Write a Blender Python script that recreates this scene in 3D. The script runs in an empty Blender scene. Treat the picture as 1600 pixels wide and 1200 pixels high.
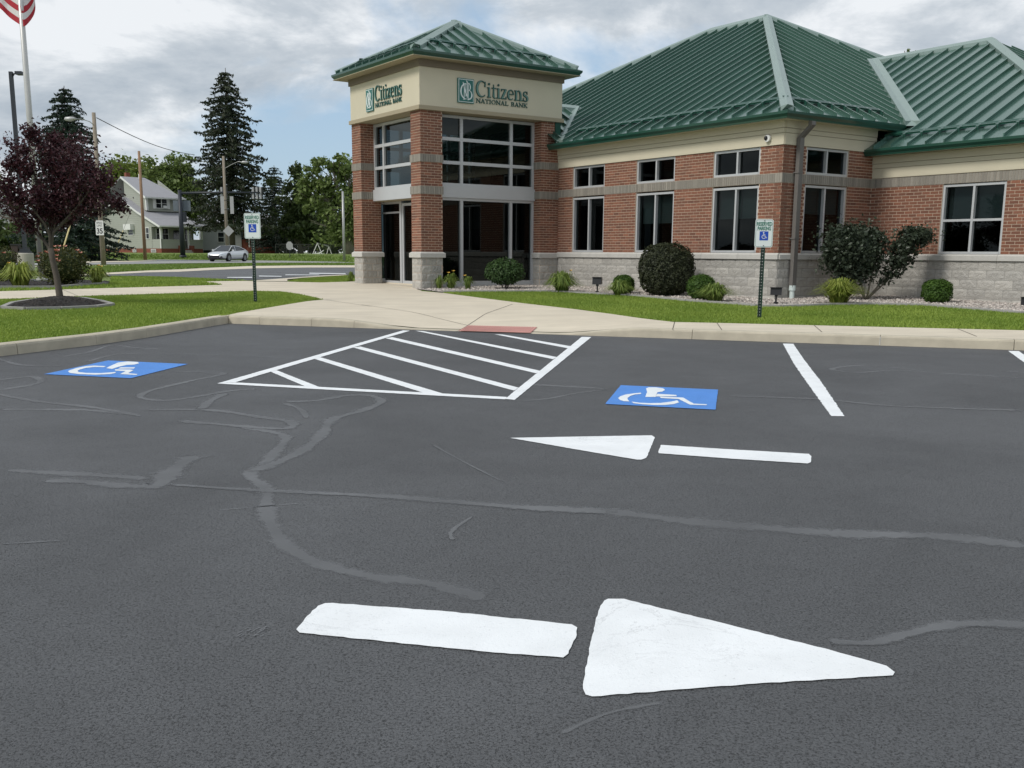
import bpy, bmesh, math, random
import numpy as np
from mathutils import Vector, Matrix
random.seed(7); np.random.seed(7)
SC = bpy.context.scene
COL = SC.collection
# ------------------------------------------------------------------ camera
F, CX, CY, H = 1570.0, 800.0, 687.0, 1.25
_p = math.atan2(CY-396.3, F); _r = 0.0067
FWD = Vector((0, math.cos(_p), -math.sin(_p))); UP0 = Vector((0, math.sin(_p), math.cos(_p))); RI0 = Vector((1, 0, 0))
RI = RI0*math.cos(_r)+UP0*math.sin(_r); UP = UP0*math.cos(_r)-RI0*math.sin(_r)
cam = bpy.data.cameras.new('camera'); camo = bpy.data.objects.new('camera', cam); COL.objects.link(camo)
cam.sensor_width = 36; cam.lens = 36*F/1600; cam.shift_y = (CY-600)/1600; cam.clip_start = .05; cam.clip_end = 3000
M3 = Matrix((RI, UP, -FWD)).transposed(); camo.matrix_world = Matrix.Translation((0, 0, H)) @ M3.to_4x4()
SC.camera = camo
# ------------------------------------------------------------------ sky, sun, exposure
SUN_EL, SUN_AZ = math.radians(44), math.radians(236)      # azimuth clockwise from +Y (sun left of and behind the camera)
world = bpy.data.worlds.new('World'); SC.world = world; world.use_nodes = True
nt = world.node_tree; N = nt.nodes; L = nt.links; N.clear()
out = N.new('ShaderNodeOutputWorld'); bg = N.new('ShaderNodeBackground'); bg.inputs[1].default_value = .105
sky = N.new('ShaderNodeTexSky'); sky.sky_type = 'NISHITA'; sky.sun_disc = False
sky.sun_elevation = SUN_EL; sky.sun_rotation = SUN_AZ; sky.air_density = 1.0; sky.dust_density = 1.2; sky.altitude = 200
tc = N.new('ShaderNodeTexCoord')
sep = N.new('ShaderNodeSeparateXYZ'); L.new(tc.outputs['Generated'], sep.inputs[0])
def wm(op, a, b=None):
    n = N.new('ShaderNodeMath'); n.operation = op
    for i, v in enumerate((a, b)):
        if v is None: continue
        if isinstance(v, (int, float)): n.inputs[i].default_value = v
        else: L.new(v, n.inputs[i])
    return n.outputs[0]
zc = wm('ADD', wm('MAXIMUM', sep.outputs[2], 0.0), 0.30)       # clouds lie on a plane overhead, foreshortened to the horizon
cmb = N.new('ShaderNodeCombineXYZ')
L.new(wm('DIVIDE', sep.outputs[0], zc), cmb.inputs[0]); L.new(wm('DIVIDE', sep.outputs[1], zc), cmb.inputs[1]); cmb.inputs[2].default_value = 3.7
def wnoise(scale, detail, dist, rough=.55):
    n = N.new('ShaderNodeTexNoise'); n.inputs['Scale'].default_value = scale; n.inputs['Detail'].default_value = detail
    n.inputs['Distortion'].default_value = dist; n.inputs['Roughness'].default_value = rough; L.new(cmb.outputs[0], n.inputs['Vector']); return n.outputs['Fac']
def wramp(src, stops):
    r = N.new('ShaderNodeValToRGB'); L.new(src, r.inputs[0]); e = r.color_ramp.elements
    while len(e) < len(stops): e.new(.5)
    for q, (p, c) in zip(e, stops): q.position = p; q.color = (*c, 1)
    return r.outputs[0]
n1 = wnoise(1.15, 8, .25, .55); n2 = wnoise(2.6, 10, .3, .62)
cover = wramp(n1, [(.33, (0, 0, 0)), (.435, (1, 1, 1))])
tone = wramp(wm('ADD', wm('MULTIPLY', n2, .7), wm('MULTIPLY', wnoise(.8, 3, .2), .3)), [(.38, (3.3, 3.8, 4.35)), (.485, (4.8, 5.2, 5.6)), (.57, (7.4, 7.6, 7.8))])
def wmix(f, a, b):
    m = N.new('ShaderNodeMix'); m.data_type = 'RGBA'; m.clamp_result = False
    if isinstance(f, (int, float)): m.inputs[0].default_value = f
    else: L.new(f, m.inputs[0])
    L.new(a, m.inputs[6]) if not isinstance(a, tuple) else setattr(m.inputs[6], 'default_value', (*a, 1))
    L.new(b, m.inputs[7]) if not isinstance(b, tuple) else setattr(m.inputs[7], 'default_value', (*b, 1))
    return m.outputs[2]
skyc = wmix(wm('MULTIPLY', cover, .93), wmix(.6, sky.outputs[0], (3.6, 5.0, 6.6)), tone)
L.new(skyc, bg.inputs[0]); L.new(bg.outputs[0], out.inputs[0])
sl = bpy.data.lights.new('sun', 'SUN'); sl.energy = 1.9; sl.angle = math.radians(14); sl.color = (1, .96, .9)
so = bpy.data.objects.new('sun', sl); COL.objects.link(so)
sd = Vector((math.sin(SUN_AZ)*math.cos(SUN_EL), math.cos(SUN_AZ)*math.cos(SUN_EL), math.sin(SUN_EL)))
so.rotation_euler = (-sd).to_track_quat('-Z', 'Y').to_euler(); so.location = sd*60
SC.view_settings.view_transform = 'Standard'; SC.view_settings.look = 'None'; SC.view_settings.gamma = 1; SC.view_settings.exposure = 0.2
SC.view_settings.use_curve_mapping = False
# ------------------------------------------------------------------ where a photo pixel's ray meets a surface of the place
O = Vector((0, 0, H))
def ray(x, y): return FWD*F+RI*(x-CX)-UP*(y-CY)
def onz(x, y, z=0.0):
    d = ray(x, y); return O+d*((z-H)/d.z)
def atY(x, y, Y):
    d = ray(x, y); return O+d*(Y/d.y)
# lot edge: left curb (curving) up to the inside corner, then the straight front curb
EDGE_L = [onz(*q) for q in [(-160, 577), (-60, 564.5), (0, 557), (70, 548.5), (150, 539), (230, 527.5), (290, 517), (337.5, 508.5), (357, 505.5)]]
FA = EDGE_L[-1].copy(); FB = onz(1600, 547.5)
FD = (FB-FA).normalized(); FN = Vector((-FD.y, FD.x, 0))     # along and outward (away from camera)
l0 = (EDGE_L[0]-EDGE_L[1]).normalized()
EDGE_L = [EDGE_L[0]+l0*30]+EDGE_L
EDGE = EDGE_L+[FA+FD*45]
def fx(px):   # distance along the front curb for a photo column
    for y0 in (505+ (px-357)*.0338,):
        p = onz(px, y0); return (p-FA).dot(FD)
T0, T1, T2, T3 = fx(520), fx(650), fx(862), fx(1010)
def hcurb(t):
    def ss(x): x = min(max(x, 0), 1); return x*x*(3-2*x)
    if t < T0: return .14
    if t < T1: return .14-.128*ss((t-T0)/(T1-T0))
    if t < T2: return .012
    if t < T3: return .012+.128*ss((t-T2)/(T3-T2))
    return .14
LOTP = [(p.x, p.y) for p in EDGE]+[(EDGE[-1].x, -60), (EDGE[0].x, -60)]
def in_lot(x, y):
    c = False; n = len(LOTP); j = n-1
    for i in range(n):
        xi, yi = LOTP[i]; xj, yj = LOTP[j]
        if (yi > y) != (yj > y) and x < (xj-xi)*(y-yi)/(yj-yi)+xi: c = not c
        j = i
    return c
def edist(X, Y):
    best = 1e9; sg = -1 if in_lot(X, Y) else 1
    for a, b in zip(EDGE[:-1], EDGE[1:]):
        dx, dy = b.x-a.x, b.y-a.y; t = ((X-a.x)*dx+(Y-a.y)*dy)/(dx*dx+dy*dy); t = min(max(t, 0), 1)
        d = math.hypot(X-a.x-dx*t, Y-a.y-dy*t)
        best = min(best, d)
    return best*sg
def zt(X, Y):
    s = edist(X, Y)
    if s < -.12: return 0.0
    s = max(s, 0)
    z = .131+.0215*min(s, 11)
    t = (X-FA.x)*FD.x+(Y-FA.y)*FD.y; f = (X-FA.x)*FN.x+(Y-FA.y)*FN.y
    if 0 < t and f > -.2:
        z -= (.14-hcurb(t))*max(0, 1-max(f, 0)/1.9)
    if Y > 98:
        u = min((Y-98)/14, 1); z += .72*u*u*(3-2*u)
    return z
def onG(x, y, dz=0.0):
    d = ray(x, y); g = lambda t: H+d.z*t-zt(d.x*t, d.y*t)-dz
    t0 = 2/d.y; t1 = t0
    while d.y*t1 < 400:
        t1 = t0*1.06
        if g(t1) <= 0: break
        t0 = t1
    for _ in range(30):
        tm = (t0+t1)/2
        if g(tm) > 0: t0 = tm
        else: t1 = tm
    return O+d*t1
def gz(p, dz=0.0): return Vector((p.x, p.y, zt(p.x, p.y)+dz))
# ------------------------------------------------------------------ object helpers
def tag(o, label=None, cat=None, group=None, kind=None):
    if label: o['label'] = label
    if cat: o['category'] = cat
    if group: o['group'] = group
    if kind: o['kind'] = kind
    return o
def link(name, data, parent=None, loc=None):
    o = bpy.data.objects.new(name, data); COL.objects.link(o)
    if parent is not None: o.parent = parent
    if loc is not None: o.location = loc
    return o
def thing(name, label, cat, loc=(0, 0, 0), rz=0, group=None, kind=None):
    o = link(name, None); o.location = loc; o.rotation_euler = (0, 0, rz); o.empty_display_size = .2
    return tag(o, label, cat, group, kind)
class MB:
    def __init__(s): s.v = []; s.f = []; s.m = []; s.t = []
    def add(s, vs, fs, mi=0, tone=None):
        n = len(s.v); s.v += [tuple(v) for v in vs]; s.f += [tuple(i+n for i in f) for f in fs]; s.m += [mi]*len(fs)
        s.t += [tone if tone is not None else 0.0]*len(fs); return s
    def box(s, a, b, mi=0, tone=None, bev=0.0):
        x0, y0, z0 = a; x1, y1, z1 = b
        if bev:
            vs = []; e = bev
            for z, k in ((z0, 0), (z1, 0)):
                pass
            c = [(x0+e, y0), (x1-e, y0), (x1, y0+e), (x1, y1-e), (x1-e, y1), (x0+e, y1), (x0, y1-e), (x0, y0+e)]
            vs = [(x, y, z0) for x, y in c]+[(x, y, z1-e) for x, y in c]
            cx, cy = (x0+x1)/2, (y0+y1)/2; c2 = [(x+(e if x < cx else -e)*.9, y+(e if y < cy else -e)*.9) for x, y in c]
            vs += [(x, y, z1) for x, y in c2]
            fs = [tuple(reversed(range(8)))]+[(i, (i+1) % 8, 8+(i+1) % 8, 8+i) for i in range(8)]+[(8+i, 8+(i+1) % 8, 16+(i+1) % 8, 16+i) for i in range(8)]+[tuple(range(16, 24))]
            return s.add(vs, fs, mi, tone)
        vs = [(x0, y0, z0), (x1, y0, z0), (x1, y1, z0), (x0, y1, z0), (x0, y0, z1), (x1, y0, z1), (x1, y1, z1), (x0, y1, z1)]
        return s.add(vs, [(0, 3, 2, 1), (4, 5, 6, 7), (0, 1, 5, 4), (1, 2, 6, 5), (2, 3, 7, 6), (3, 0, 4, 7)], mi, tone)
    def tube(s, pts, rad, seg=10, mi=0, caps=True):
        pts = [Vector(p) for p in pts]; n = len(pts)
        if not hasattr(rad, '__len__'): rad = [rad]*n
        rings = []; prev = None
        for i, p in enumerate(pts):
            d = (pts[min(i+1, n-1)]-pts[max(i-1, 0)]).normalized()
            if prev is None: u = d.orthogonal().normalized()
            else:
                u = prev-d*prev.dot(d); u = u.normalized() if u.length > 1e-6 else d.orthogonal().normalized()
            prev = u; w = d.cross(u)
            rings.append([p+(u*math.cos(2*math.pi*k/seg)+w*math.sin(2*math.pi*k/seg))*rad[i] for k in range(seg)])
        vs = [v for r in rings for v in r]
        fs = [(i*seg+k, i*seg+(k+1) % seg, (i+1)*seg+(k+1) % seg, (i+1)*seg+k) for i in range(n-1) for k in range(seg)]
        if caps: fs += [tuple(reversed(range(seg))), tuple(range((n-1)*seg, n*seg))]
        return s.add(vs, fs, mi)
    def prism(s, poly, z0, z1, mi=0, axis='z', fn=None):
        # poly: 2D outline; axis z: (x,y)+z ; axis y: (x,z) extruded along y ; axis x: (y,z) extruded along x
        n = len(poly)
        def P(q, h):
            return (q[0], q[1], h) if axis == 'z' else ((q[0], h, q[1]) if axis == 'y' else (h, q[0], q[1]))
        vs = [P(q, z0) for q in poly]+[P(q, z1) for q in poly]
        fs = [tuple(reversed(range(n))), tuple(range(n, 2*n))]+[(i, (i+1) % n, n+(i+1) % n, n+i) for i in range(n)]
        return s.add(vs, fs, mi)
    def build(s, name, mats, parent=None, smooth=False, fixn=True, loc=None, kind=None, ngon=False):
        me = bpy.data.meshes.new(name); me.from_pydata(s.v, [], s.f)
        mats = mats if isinstance(mats, (list, tuple)) else [mats]
        for m in mats: me.materials.append(m)
        if len(mats) > 1: me.polygons.foreach_set('material_index', s.m)
        if any(s.t):
            a = me.attributes.new('tone', 'FLOAT', 'FACE'); a.data.foreach_set('value', s.t)
        if smooth: me.polygons.foreach_set('use_smooth', [True]*len(me.polygons))
        me.update()
        if fixn:
            b = bmesh.new(); b.from_mesh(me); bmesh.ops.recalc_face_normals(b, faces=b.faces); b.to_mesh(me); b.free()
        o = link(name, me, parent, loc)
        if kind: o['kind'] = kind
        return o
def flat_poly(name, pts, z, mat, parent=None, grid=None, fn=None, off=0.0, kind=None, cutlists=None):
    """a sheet over the outline pts; grid: cut into cells so it can follow fn(x, y)"""
    b = bmesh.new()
    vs = [b.verts.new((p[0], p[1], 0)) for p in pts]
    f = b.faces.new(vs); b.normal_update()
    if f.normal.z < 0: bmesh.ops.reverse_faces(b, faces=[f])
    if grid:
        xs = [p[0] for p in pts]; ys = [p[1] for p in pts]
        for ax, lo, hi in ((0, min(xs), max(xs)), (1, min(ys), max(ys))):
            cuts = []
            q = lo+grid
            while q < hi: cuts.append(q); q += grid
            if cutlists: cuts = [c for c in cutlists[ax] if lo < c < hi]
            for q in cuts:
                co = (q, 0, 0) if ax == 0 else (0, q, 0); no = (1, 0, 0) if ax == 0 else (0, 1, 0)
                bmesh.ops.bisect_plane(b, geom=b.verts[:]+b.edges[:]+b.faces[:], plane_co=co, plane_no=no)
    bmesh.ops.triangulate(b, faces=b.faces[:])
    for v in b.verts: v.co.z = (fn(v.co.x, v.co.y) if fn else z)+off
    me = bpy.data.meshes.new(name); b.to_mesh(me); b.free(); me.materials.append(mat)
    o = link(name, me, parent)
    if kind: o['kind'] = kind
    return o
# ------------------------------------------------------------------ materials
def mat(name, color, rough=.6, metal=0.0, spec=None, noise=0.0, nscale=10.0, bump=0.0, bscale=80.0, rand=0.0, tone=0.0, tint2=None, coat=0, bdist=.01, streak=None, detail=6, coords='Object'):
    m = bpy.data.materials.new(name); m.use_nodes = True; t = m.node_tree; nn = t.nodes; ll = t.links
    b = nn['Principled BSDF']; b.inputs['Roughness'].default_value = rough; b.inputs['Metallic'].default_value = metal
    if spec is not None: b.inputs['Specular IOR Level'].default_value = spec
    if coat: b.inputs['Coat Weight'].default_value = coat; b.inputs['Coat Roughness'].default_value = .1
    tcn = nn.new('ShaderNodeTexCoord'); src = tcn.outputs[coords]
    if coords == 'Position':
        pass
    col = nn.new('ShaderNodeRGB'); col.outputs[0].default_value = (*color, 1); c = col.outputs[0]
    def mth(op, a, b2=None, c2=None):
        n = nn.new('ShaderNodeMath'); n.operation = op
        for i, v in enumerate((a, b2, c2)):
            if v is None: continue
            if isinstance(v, (int, float)): n.inputs[i].default_value = v
            else: ll.new(v, n.inputs[i])
        return n.outputs[0]
    def mixc(f, a, b2, mode='MIX'):
        n = nn.new('ShaderNodeMix'); n.data_type = 'RGBA'; n.blend_type = mode
        for i, v in ((0, f), (6, a), (7, b2)):
            if isinstance(v, (int, float)): n.inputs[i].default_value = v
            elif isinstance(v, tuple): n.inputs[i].default_value = (*v, 1)
            else: ll.new(v, n.inputs[i])
        return n.outputs[2]
    def nz(sc, det=detail, dist=0, vec=None):
        n = nn.new('ShaderNodeTexNoise'); n.inputs['Scale'].default_value = sc; n.inputs['Detail'].default_value = det; n.inputs['Distortion'].default_value = dist
        ll.new(vec or src, n.inputs['Vector']); return n.outputs['Fac']
    fac = None
    if noise:
        fac = mth('MULTIPLY_ADD', mth('SUBTRACT', nz(nscale), .5), noise*2, 1.0)
    if rand or tone:
        v = 0.0
        if rand:
            oi = nn.new('ShaderNodeObjectInfo'); v = oi.outputs['Random']
        if tone:
            at = nn.new('ShaderNodeAttribute'); at.attribute_name = 'tone'; v = mth('FRACT', mth('ADD', v, at.outputs['Fac']))
        amp = max(rand, tone); g = mth('MULTIPLY_ADD', mth('SUBTRACT', v, .5), amp*2, 1.0)
        fac = g if fac is None else mth('MULTIPLY', fac, g)
        if tint2: c = mixc(mth('FRACT', mth('MULTIPLY', v, 7.31)), c, tint2)
    elif tint2:
        c = mixc(nz(nscale*.37, 4, .5), c, tint2)
    if streak:
        mp = nn.new('ShaderNodeMapping'); ll.new(src, mp.inputs[0]); mp.inputs['Scale'].default_value = streak
        s2 = mth('MULTIPLY_ADD', mth('SUBTRACT', nz(1.0, 5, .3, mp.outputs[0]), .5), .35, 1.0); fac = s2 if fac is None else mth('MULTIPLY', fac, s2)
    if fac is not None:
        mx = nn.new('ShaderNodeVectorMath'); mx.operation = 'SCALE'; ll.new(c, mx.inputs[0]); ll.new(fac, mx.inputs['Scale']); c = mx.outputs[0]
    ll.new(c, b.inputs['Base Color'])
    if bump:
        bp = nn.new('ShaderNodeBump'); bp.inputs['Strength'].default_value = bump; bp.inputs['Distance'].default_value = bdist
        ll.new(nz(bscale, 5), bp.inputs['Height']); ll.new(bp.outputs[0], b.inputs['Normal'])
    return m
def leafmat(name, c1, c2, trans=.25, rough=.55):
    m = bpy.data.materials.new(name); m.use_nodes = True; t = m.node_tree; nn = t.nodes; ll = t.links
    b = nn['Principled BSDF']; b.inputs['Roughness'].default_value = rough; b.inputs['Specular IOR Level'].default_value = .3
    at = nn.new('ShaderNodeAttribute'); at.attribute_name = 'tone'
    oi = nn.new('ShaderNodeObjectInfo')
    r = nn.new('ShaderNodeMix'); r.data_type = 'RGBA'; ll.new(at.outputs['Fac'], r.inputs[0]); r.inputs[6].default_value = (*c1, 1); r.inputs[7].default_value = (*c2, 1)
    ll.new(r.outputs[2], b.inputs['Base Color'])
    tr = nn.new('ShaderNodeBsdfTranslucent'); ll.new(r.outputs[2], tr.inputs[0])
    mx = nn.new('ShaderNodeMixShader'); mx.inputs[0].default_value = trans; ll.new(b.outputs[0], mx.inputs[1]); ll.new(tr.outputs[0], mx.inputs[2])
    ll.new(mx.outputs[0], nn['Material Output'].inputs[0]); return m
def asphalt_mat(name, base, seal=1.0):
    m = bpy.data.materials.new(name); m.use_nodes = True; t = m.node_tree; nn = t.nodes; ll = t.links
    b = nn['Principled BSDF']; b.inputs['Specular IOR Level'].default_value = .55
    tcn = nn.new('ShaderNodeTexCoord'); src = tcn.outputs['Object']
    def nz(sc, det, dist=0, rough=.5):
        n = nn.new('ShaderNodeTexNoise'); n.inputs['Scale'].default_value = sc; n.inputs['Detail'].default_value = det; n.inputs['Distortion'].default_value = dist
        n.inputs['Roughness'].default_value = rough; ll.new(src, n.inputs['Vector']); return n.outputs['Fac']
    def rmp(f, stops):
        r = nn.new('ShaderNodeValToRGB'); ll.new(f, r.inputs[0]); e = r.color_ramp.elements
        while len(e) < len(stops): e.new(.5)
        for q, (p, c) in zip(e, stops): q.position = p; q.color = (c, c, c, 1)
        return r.outputs[0]
    def mul(a, c):
        n = nn.new('ShaderNodeMath'); n.operation = 'MULTIPLY'
        for i, v in enumerate((a, c)):
            if isinstance(v, (int, float)): n.inputs[i].default_value = v
            else: ll.new(v, n.inputs[i])
        return n.outputs[0]
    pits = rmp(nz(125, 3, .9, .65), [(.37, .30), (.44, .92), (.62, 1.14)])
    fine = rmp(nz(260, 2, .2), [(.3, .82), (.7, 1.14)])
    big = rmp(nz(.42, 6, .9), [(.32, .80), (.68, 1.14)])
    mid = rmp(nz(5, 4, .4), [(.3, .94), (.7, 1.05)])
    f = mul(mul(pits, fine), mul(big, mid))
    col = nn.new('ShaderNodeVectorMath'); col.operation = 'SCALE'; col.inputs[0].default_value = base; ll.new(f, col.inputs['Scale']); ll.new(col.outputs[0], b.inputs['Base Color'])
    r = nn.new('ShaderNodeMapRange'); ll.new(nz(2.1, 4), r.inputs[0]); r.inputs[3].default_value = .58; r.inputs[4].default_value = .74; ll.new(r.outputs[0], b.inputs['Roughness'])
    bp = nn.new('ShaderNodeBump'); bp.inputs['Strength'].default_value = .8; bp.inputs['Distance'].default_value = .006; ll.new(pits, bp.inputs['Height']); ll.new(bp.outputs[0], b.inputs['Normal'])
    return m
def paint_mat(name, base, wear=.2):
    m = bpy.data.materials.new(name); m.use_nodes = True; t = m.node_tree; nn = t.nodes; ll = t.links
    b = nn['Principled BSDF']; b.inputs['Roughness'].default_value = .65
    tcn = nn.new('ShaderNodeTexCoord'); src = tcn.outputs['Object']
    def nz(sc, det, dist=0, rough=.5):
        n = nn.new('ShaderNodeTexNoise'); n.inputs['Scale'].default_value = sc; n.inputs['Detail'].default_value = det; n.inputs['Distortion'].default_value = dist
        n.inputs['Roughness'].default_value = rough; ll.new(src, n.inputs['Vector']); return n.outputs['Fac']
    def rmp(f, stops):
        r = nn.new('ShaderNodeValToRGB'); ll.new(f, r.inputs[0]); e = r.color_ramp.elements
        while len(e) < len(stops): e.new(.5)
        for q, (p, c) in zip(e, stops): q.position = p; q.color = (c, c, c, 1)
        return r.outputs[0]
    # hairline cracks showing through: band of a distorted noise
    crack = rmp(nz(3.2, 9, 1.2, .7), [(.488, 1), (.497, 1-wear), (.503, 1-wear), (.512, 1)])
    gate = rmp(nz(1.7, 3), [(.45, 0), (.6, 1)])
    g = nn.new('ShaderNodeMix'); ll.new(gate, g.inputs[0]); g.inputs[2].default_value = 1.0; ll.new(crack, g.inputs[3])
    pit = rmp(nz(110, 3, .8), [(.28, .82), (.37, 1.0)])
    soft = rmp(nz(4, 5, .4), [(.3, .93), (.7, 1.03)])
    mu = nn.new('ShaderNodeMath'); mu.operation = 'MULTIPLY'; ll.new(g.outputs[0], mu.inputs[0]); ll.new(pit, mu.inputs[1])
    mv = nn.new('ShaderNodeMath'); mv.operation = 'MULTIPLY'; ll.new(mu.outputs[0], mv.inputs[0]); ll.new(soft, mv.inputs[1])
    col = nn.new('ShaderNodeVectorMath'); col.operation = 'SCALE'; col.inputs[0].default_value = base; ll.new(mv.outputs[0], col.inputs['Scale']); ll.new(col.outputs[0], b.inputs['Base Color'])
    bp = nn.new('ShaderNodeBump'); bp.inputs['Strength'].default_value = .5; bp.inputs['Distance'].default_value = .004; ll.new(nz(95, 3, .9, .65), bp.inputs['Height']); ll.new(bp.outputs[0], b.inputs['Normal'])
    return m
def seal_mat(name, base):
    m = mat(name, base, .6, noise=.12, nscale=5, bump=.12, bscale=90, bdist=.002); t = m.node_tree; nn = t.nodes; ll = t.links
    at = nn.new('ShaderNodeAttribute'); at.attribute_name = 'fade'; g = nn.new('ShaderNodeTexCoord')
    n1_ = nn.new('ShaderNodeTexNoise'); n1_.inputs['Scale'].default_value = 22; n1_.inputs['Detail'].default_value = 6; ll.new(g.outputs['Object'], n1_.inputs['Vector'])
    n2_ = nn.new('ShaderNodeTexNoise'); n2_.inputs['Scale'].default_value = 1.6; n2_.inputs['Detail'].default_value = 4; ll.new(g.outputs['Object'], n2_.inputs['Vector'])
    a = nn.new('ShaderNodeMath'); a.operation = 'MULTIPLY_ADD'; ll.new(n1_.outputs['Fac'], a.inputs[0]); a.inputs[1].default_value = .9; ll.new(at.outputs['Fac'], a.inputs[2])
    b = nn.new('ShaderNodeMapRange'); b.interpolation_type = 'SMOOTHSTEP'; ll.new(a.outputs[0], b.inputs[0]); b.inputs[1].default_value = .52; b.inputs[2].default_value = 1.05
    c = nn.new('ShaderNodeMapRange'); ll.new(n2_.outputs['Fac'], c.inputs[0]); c.inputs[1].default_value = .3; c.inputs[2].default_value = .7; c.inputs[3].default_value = .6; c.inputs[4].default_value = .95
    d = nn.new('ShaderNodeMath'); d.operation = 'MULTIPLY'; ll.new(b.outputs[0], d.inputs[0]); ll.new(c.outputs[0], d.inputs[1]); ll.new(d.outputs[0], nn['Principled BSDF'].inputs['Alpha']); return m
def glass_mat(name, tint, refl=1.0, rough=.015):
    m = bpy.data.materials.new(name); m.use_nodes = True; t = m.node_tree; nn = t.nodes; ll = t.links
    nn.remove(nn['Principled BSDF'])
    tr = nn.new('ShaderNodeBsdfTransparent'); tr.inputs[0].default_value = (*tint, 1)
    gl = nn.new('ShaderNodeBsdfGlossy'); gl.inputs['Roughness'].default_value = rough; gl.inputs[0].default_value = (.8, .87, .86, 1)
    fr = nn.new('ShaderNodeFresnel'); fr.inputs[0].default_value = 1.5
    mu = nn.new('ShaderNodeMath'); mu.operation = 'MULTIPLY'; mu.use_clamp = True; ll.new(fr.outputs[0], mu.inputs[0]); mu.inputs[1].default_value = refl
    mx = nn.new('ShaderNodeMixShader'); ll.new(mu.outputs[0], mx.inputs[0]); ll.new(tr.outputs[0], mx.inputs[1]); ll.new(gl.outputs[0], mx.inputs[2])
    ll.new(mx.outputs[0], nn['Material Output'].inputs[0]); return m
def siding_mat(name, base, board=.22):
    m = mat(name, base, .6, noise=.06, nscale=1.5); t = m.node_tree; nn = t.nodes; ll = t.links
    g = nn.new('ShaderNodeTexCoord'); s = nn.new('ShaderNodeSeparateXYZ'); ll.new(g.outputs['Object'], s.inputs[0])
    a = nn.new('ShaderNodeMath'); a.operation = 'DIVIDE'; ll.new(s.outputs[2], a.inputs[0]); a.inputs[1].default_value = board
    f = nn.new('ShaderNodeMath'); f.operation = 'FRACT'; ll.new(a.outputs[0], f.inputs[0])
    bp = nn.new('ShaderNodeBump'); bp.inputs['Strength'].default_value = 1; bp.inputs['Distance'].default_value = .03; ll.new(f.outputs[0], bp.inputs['Height']); bp.invert = True
    ll.new(bp.outputs[0], nn['Principled BSDF'].inputs['Normal']); return m
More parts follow.
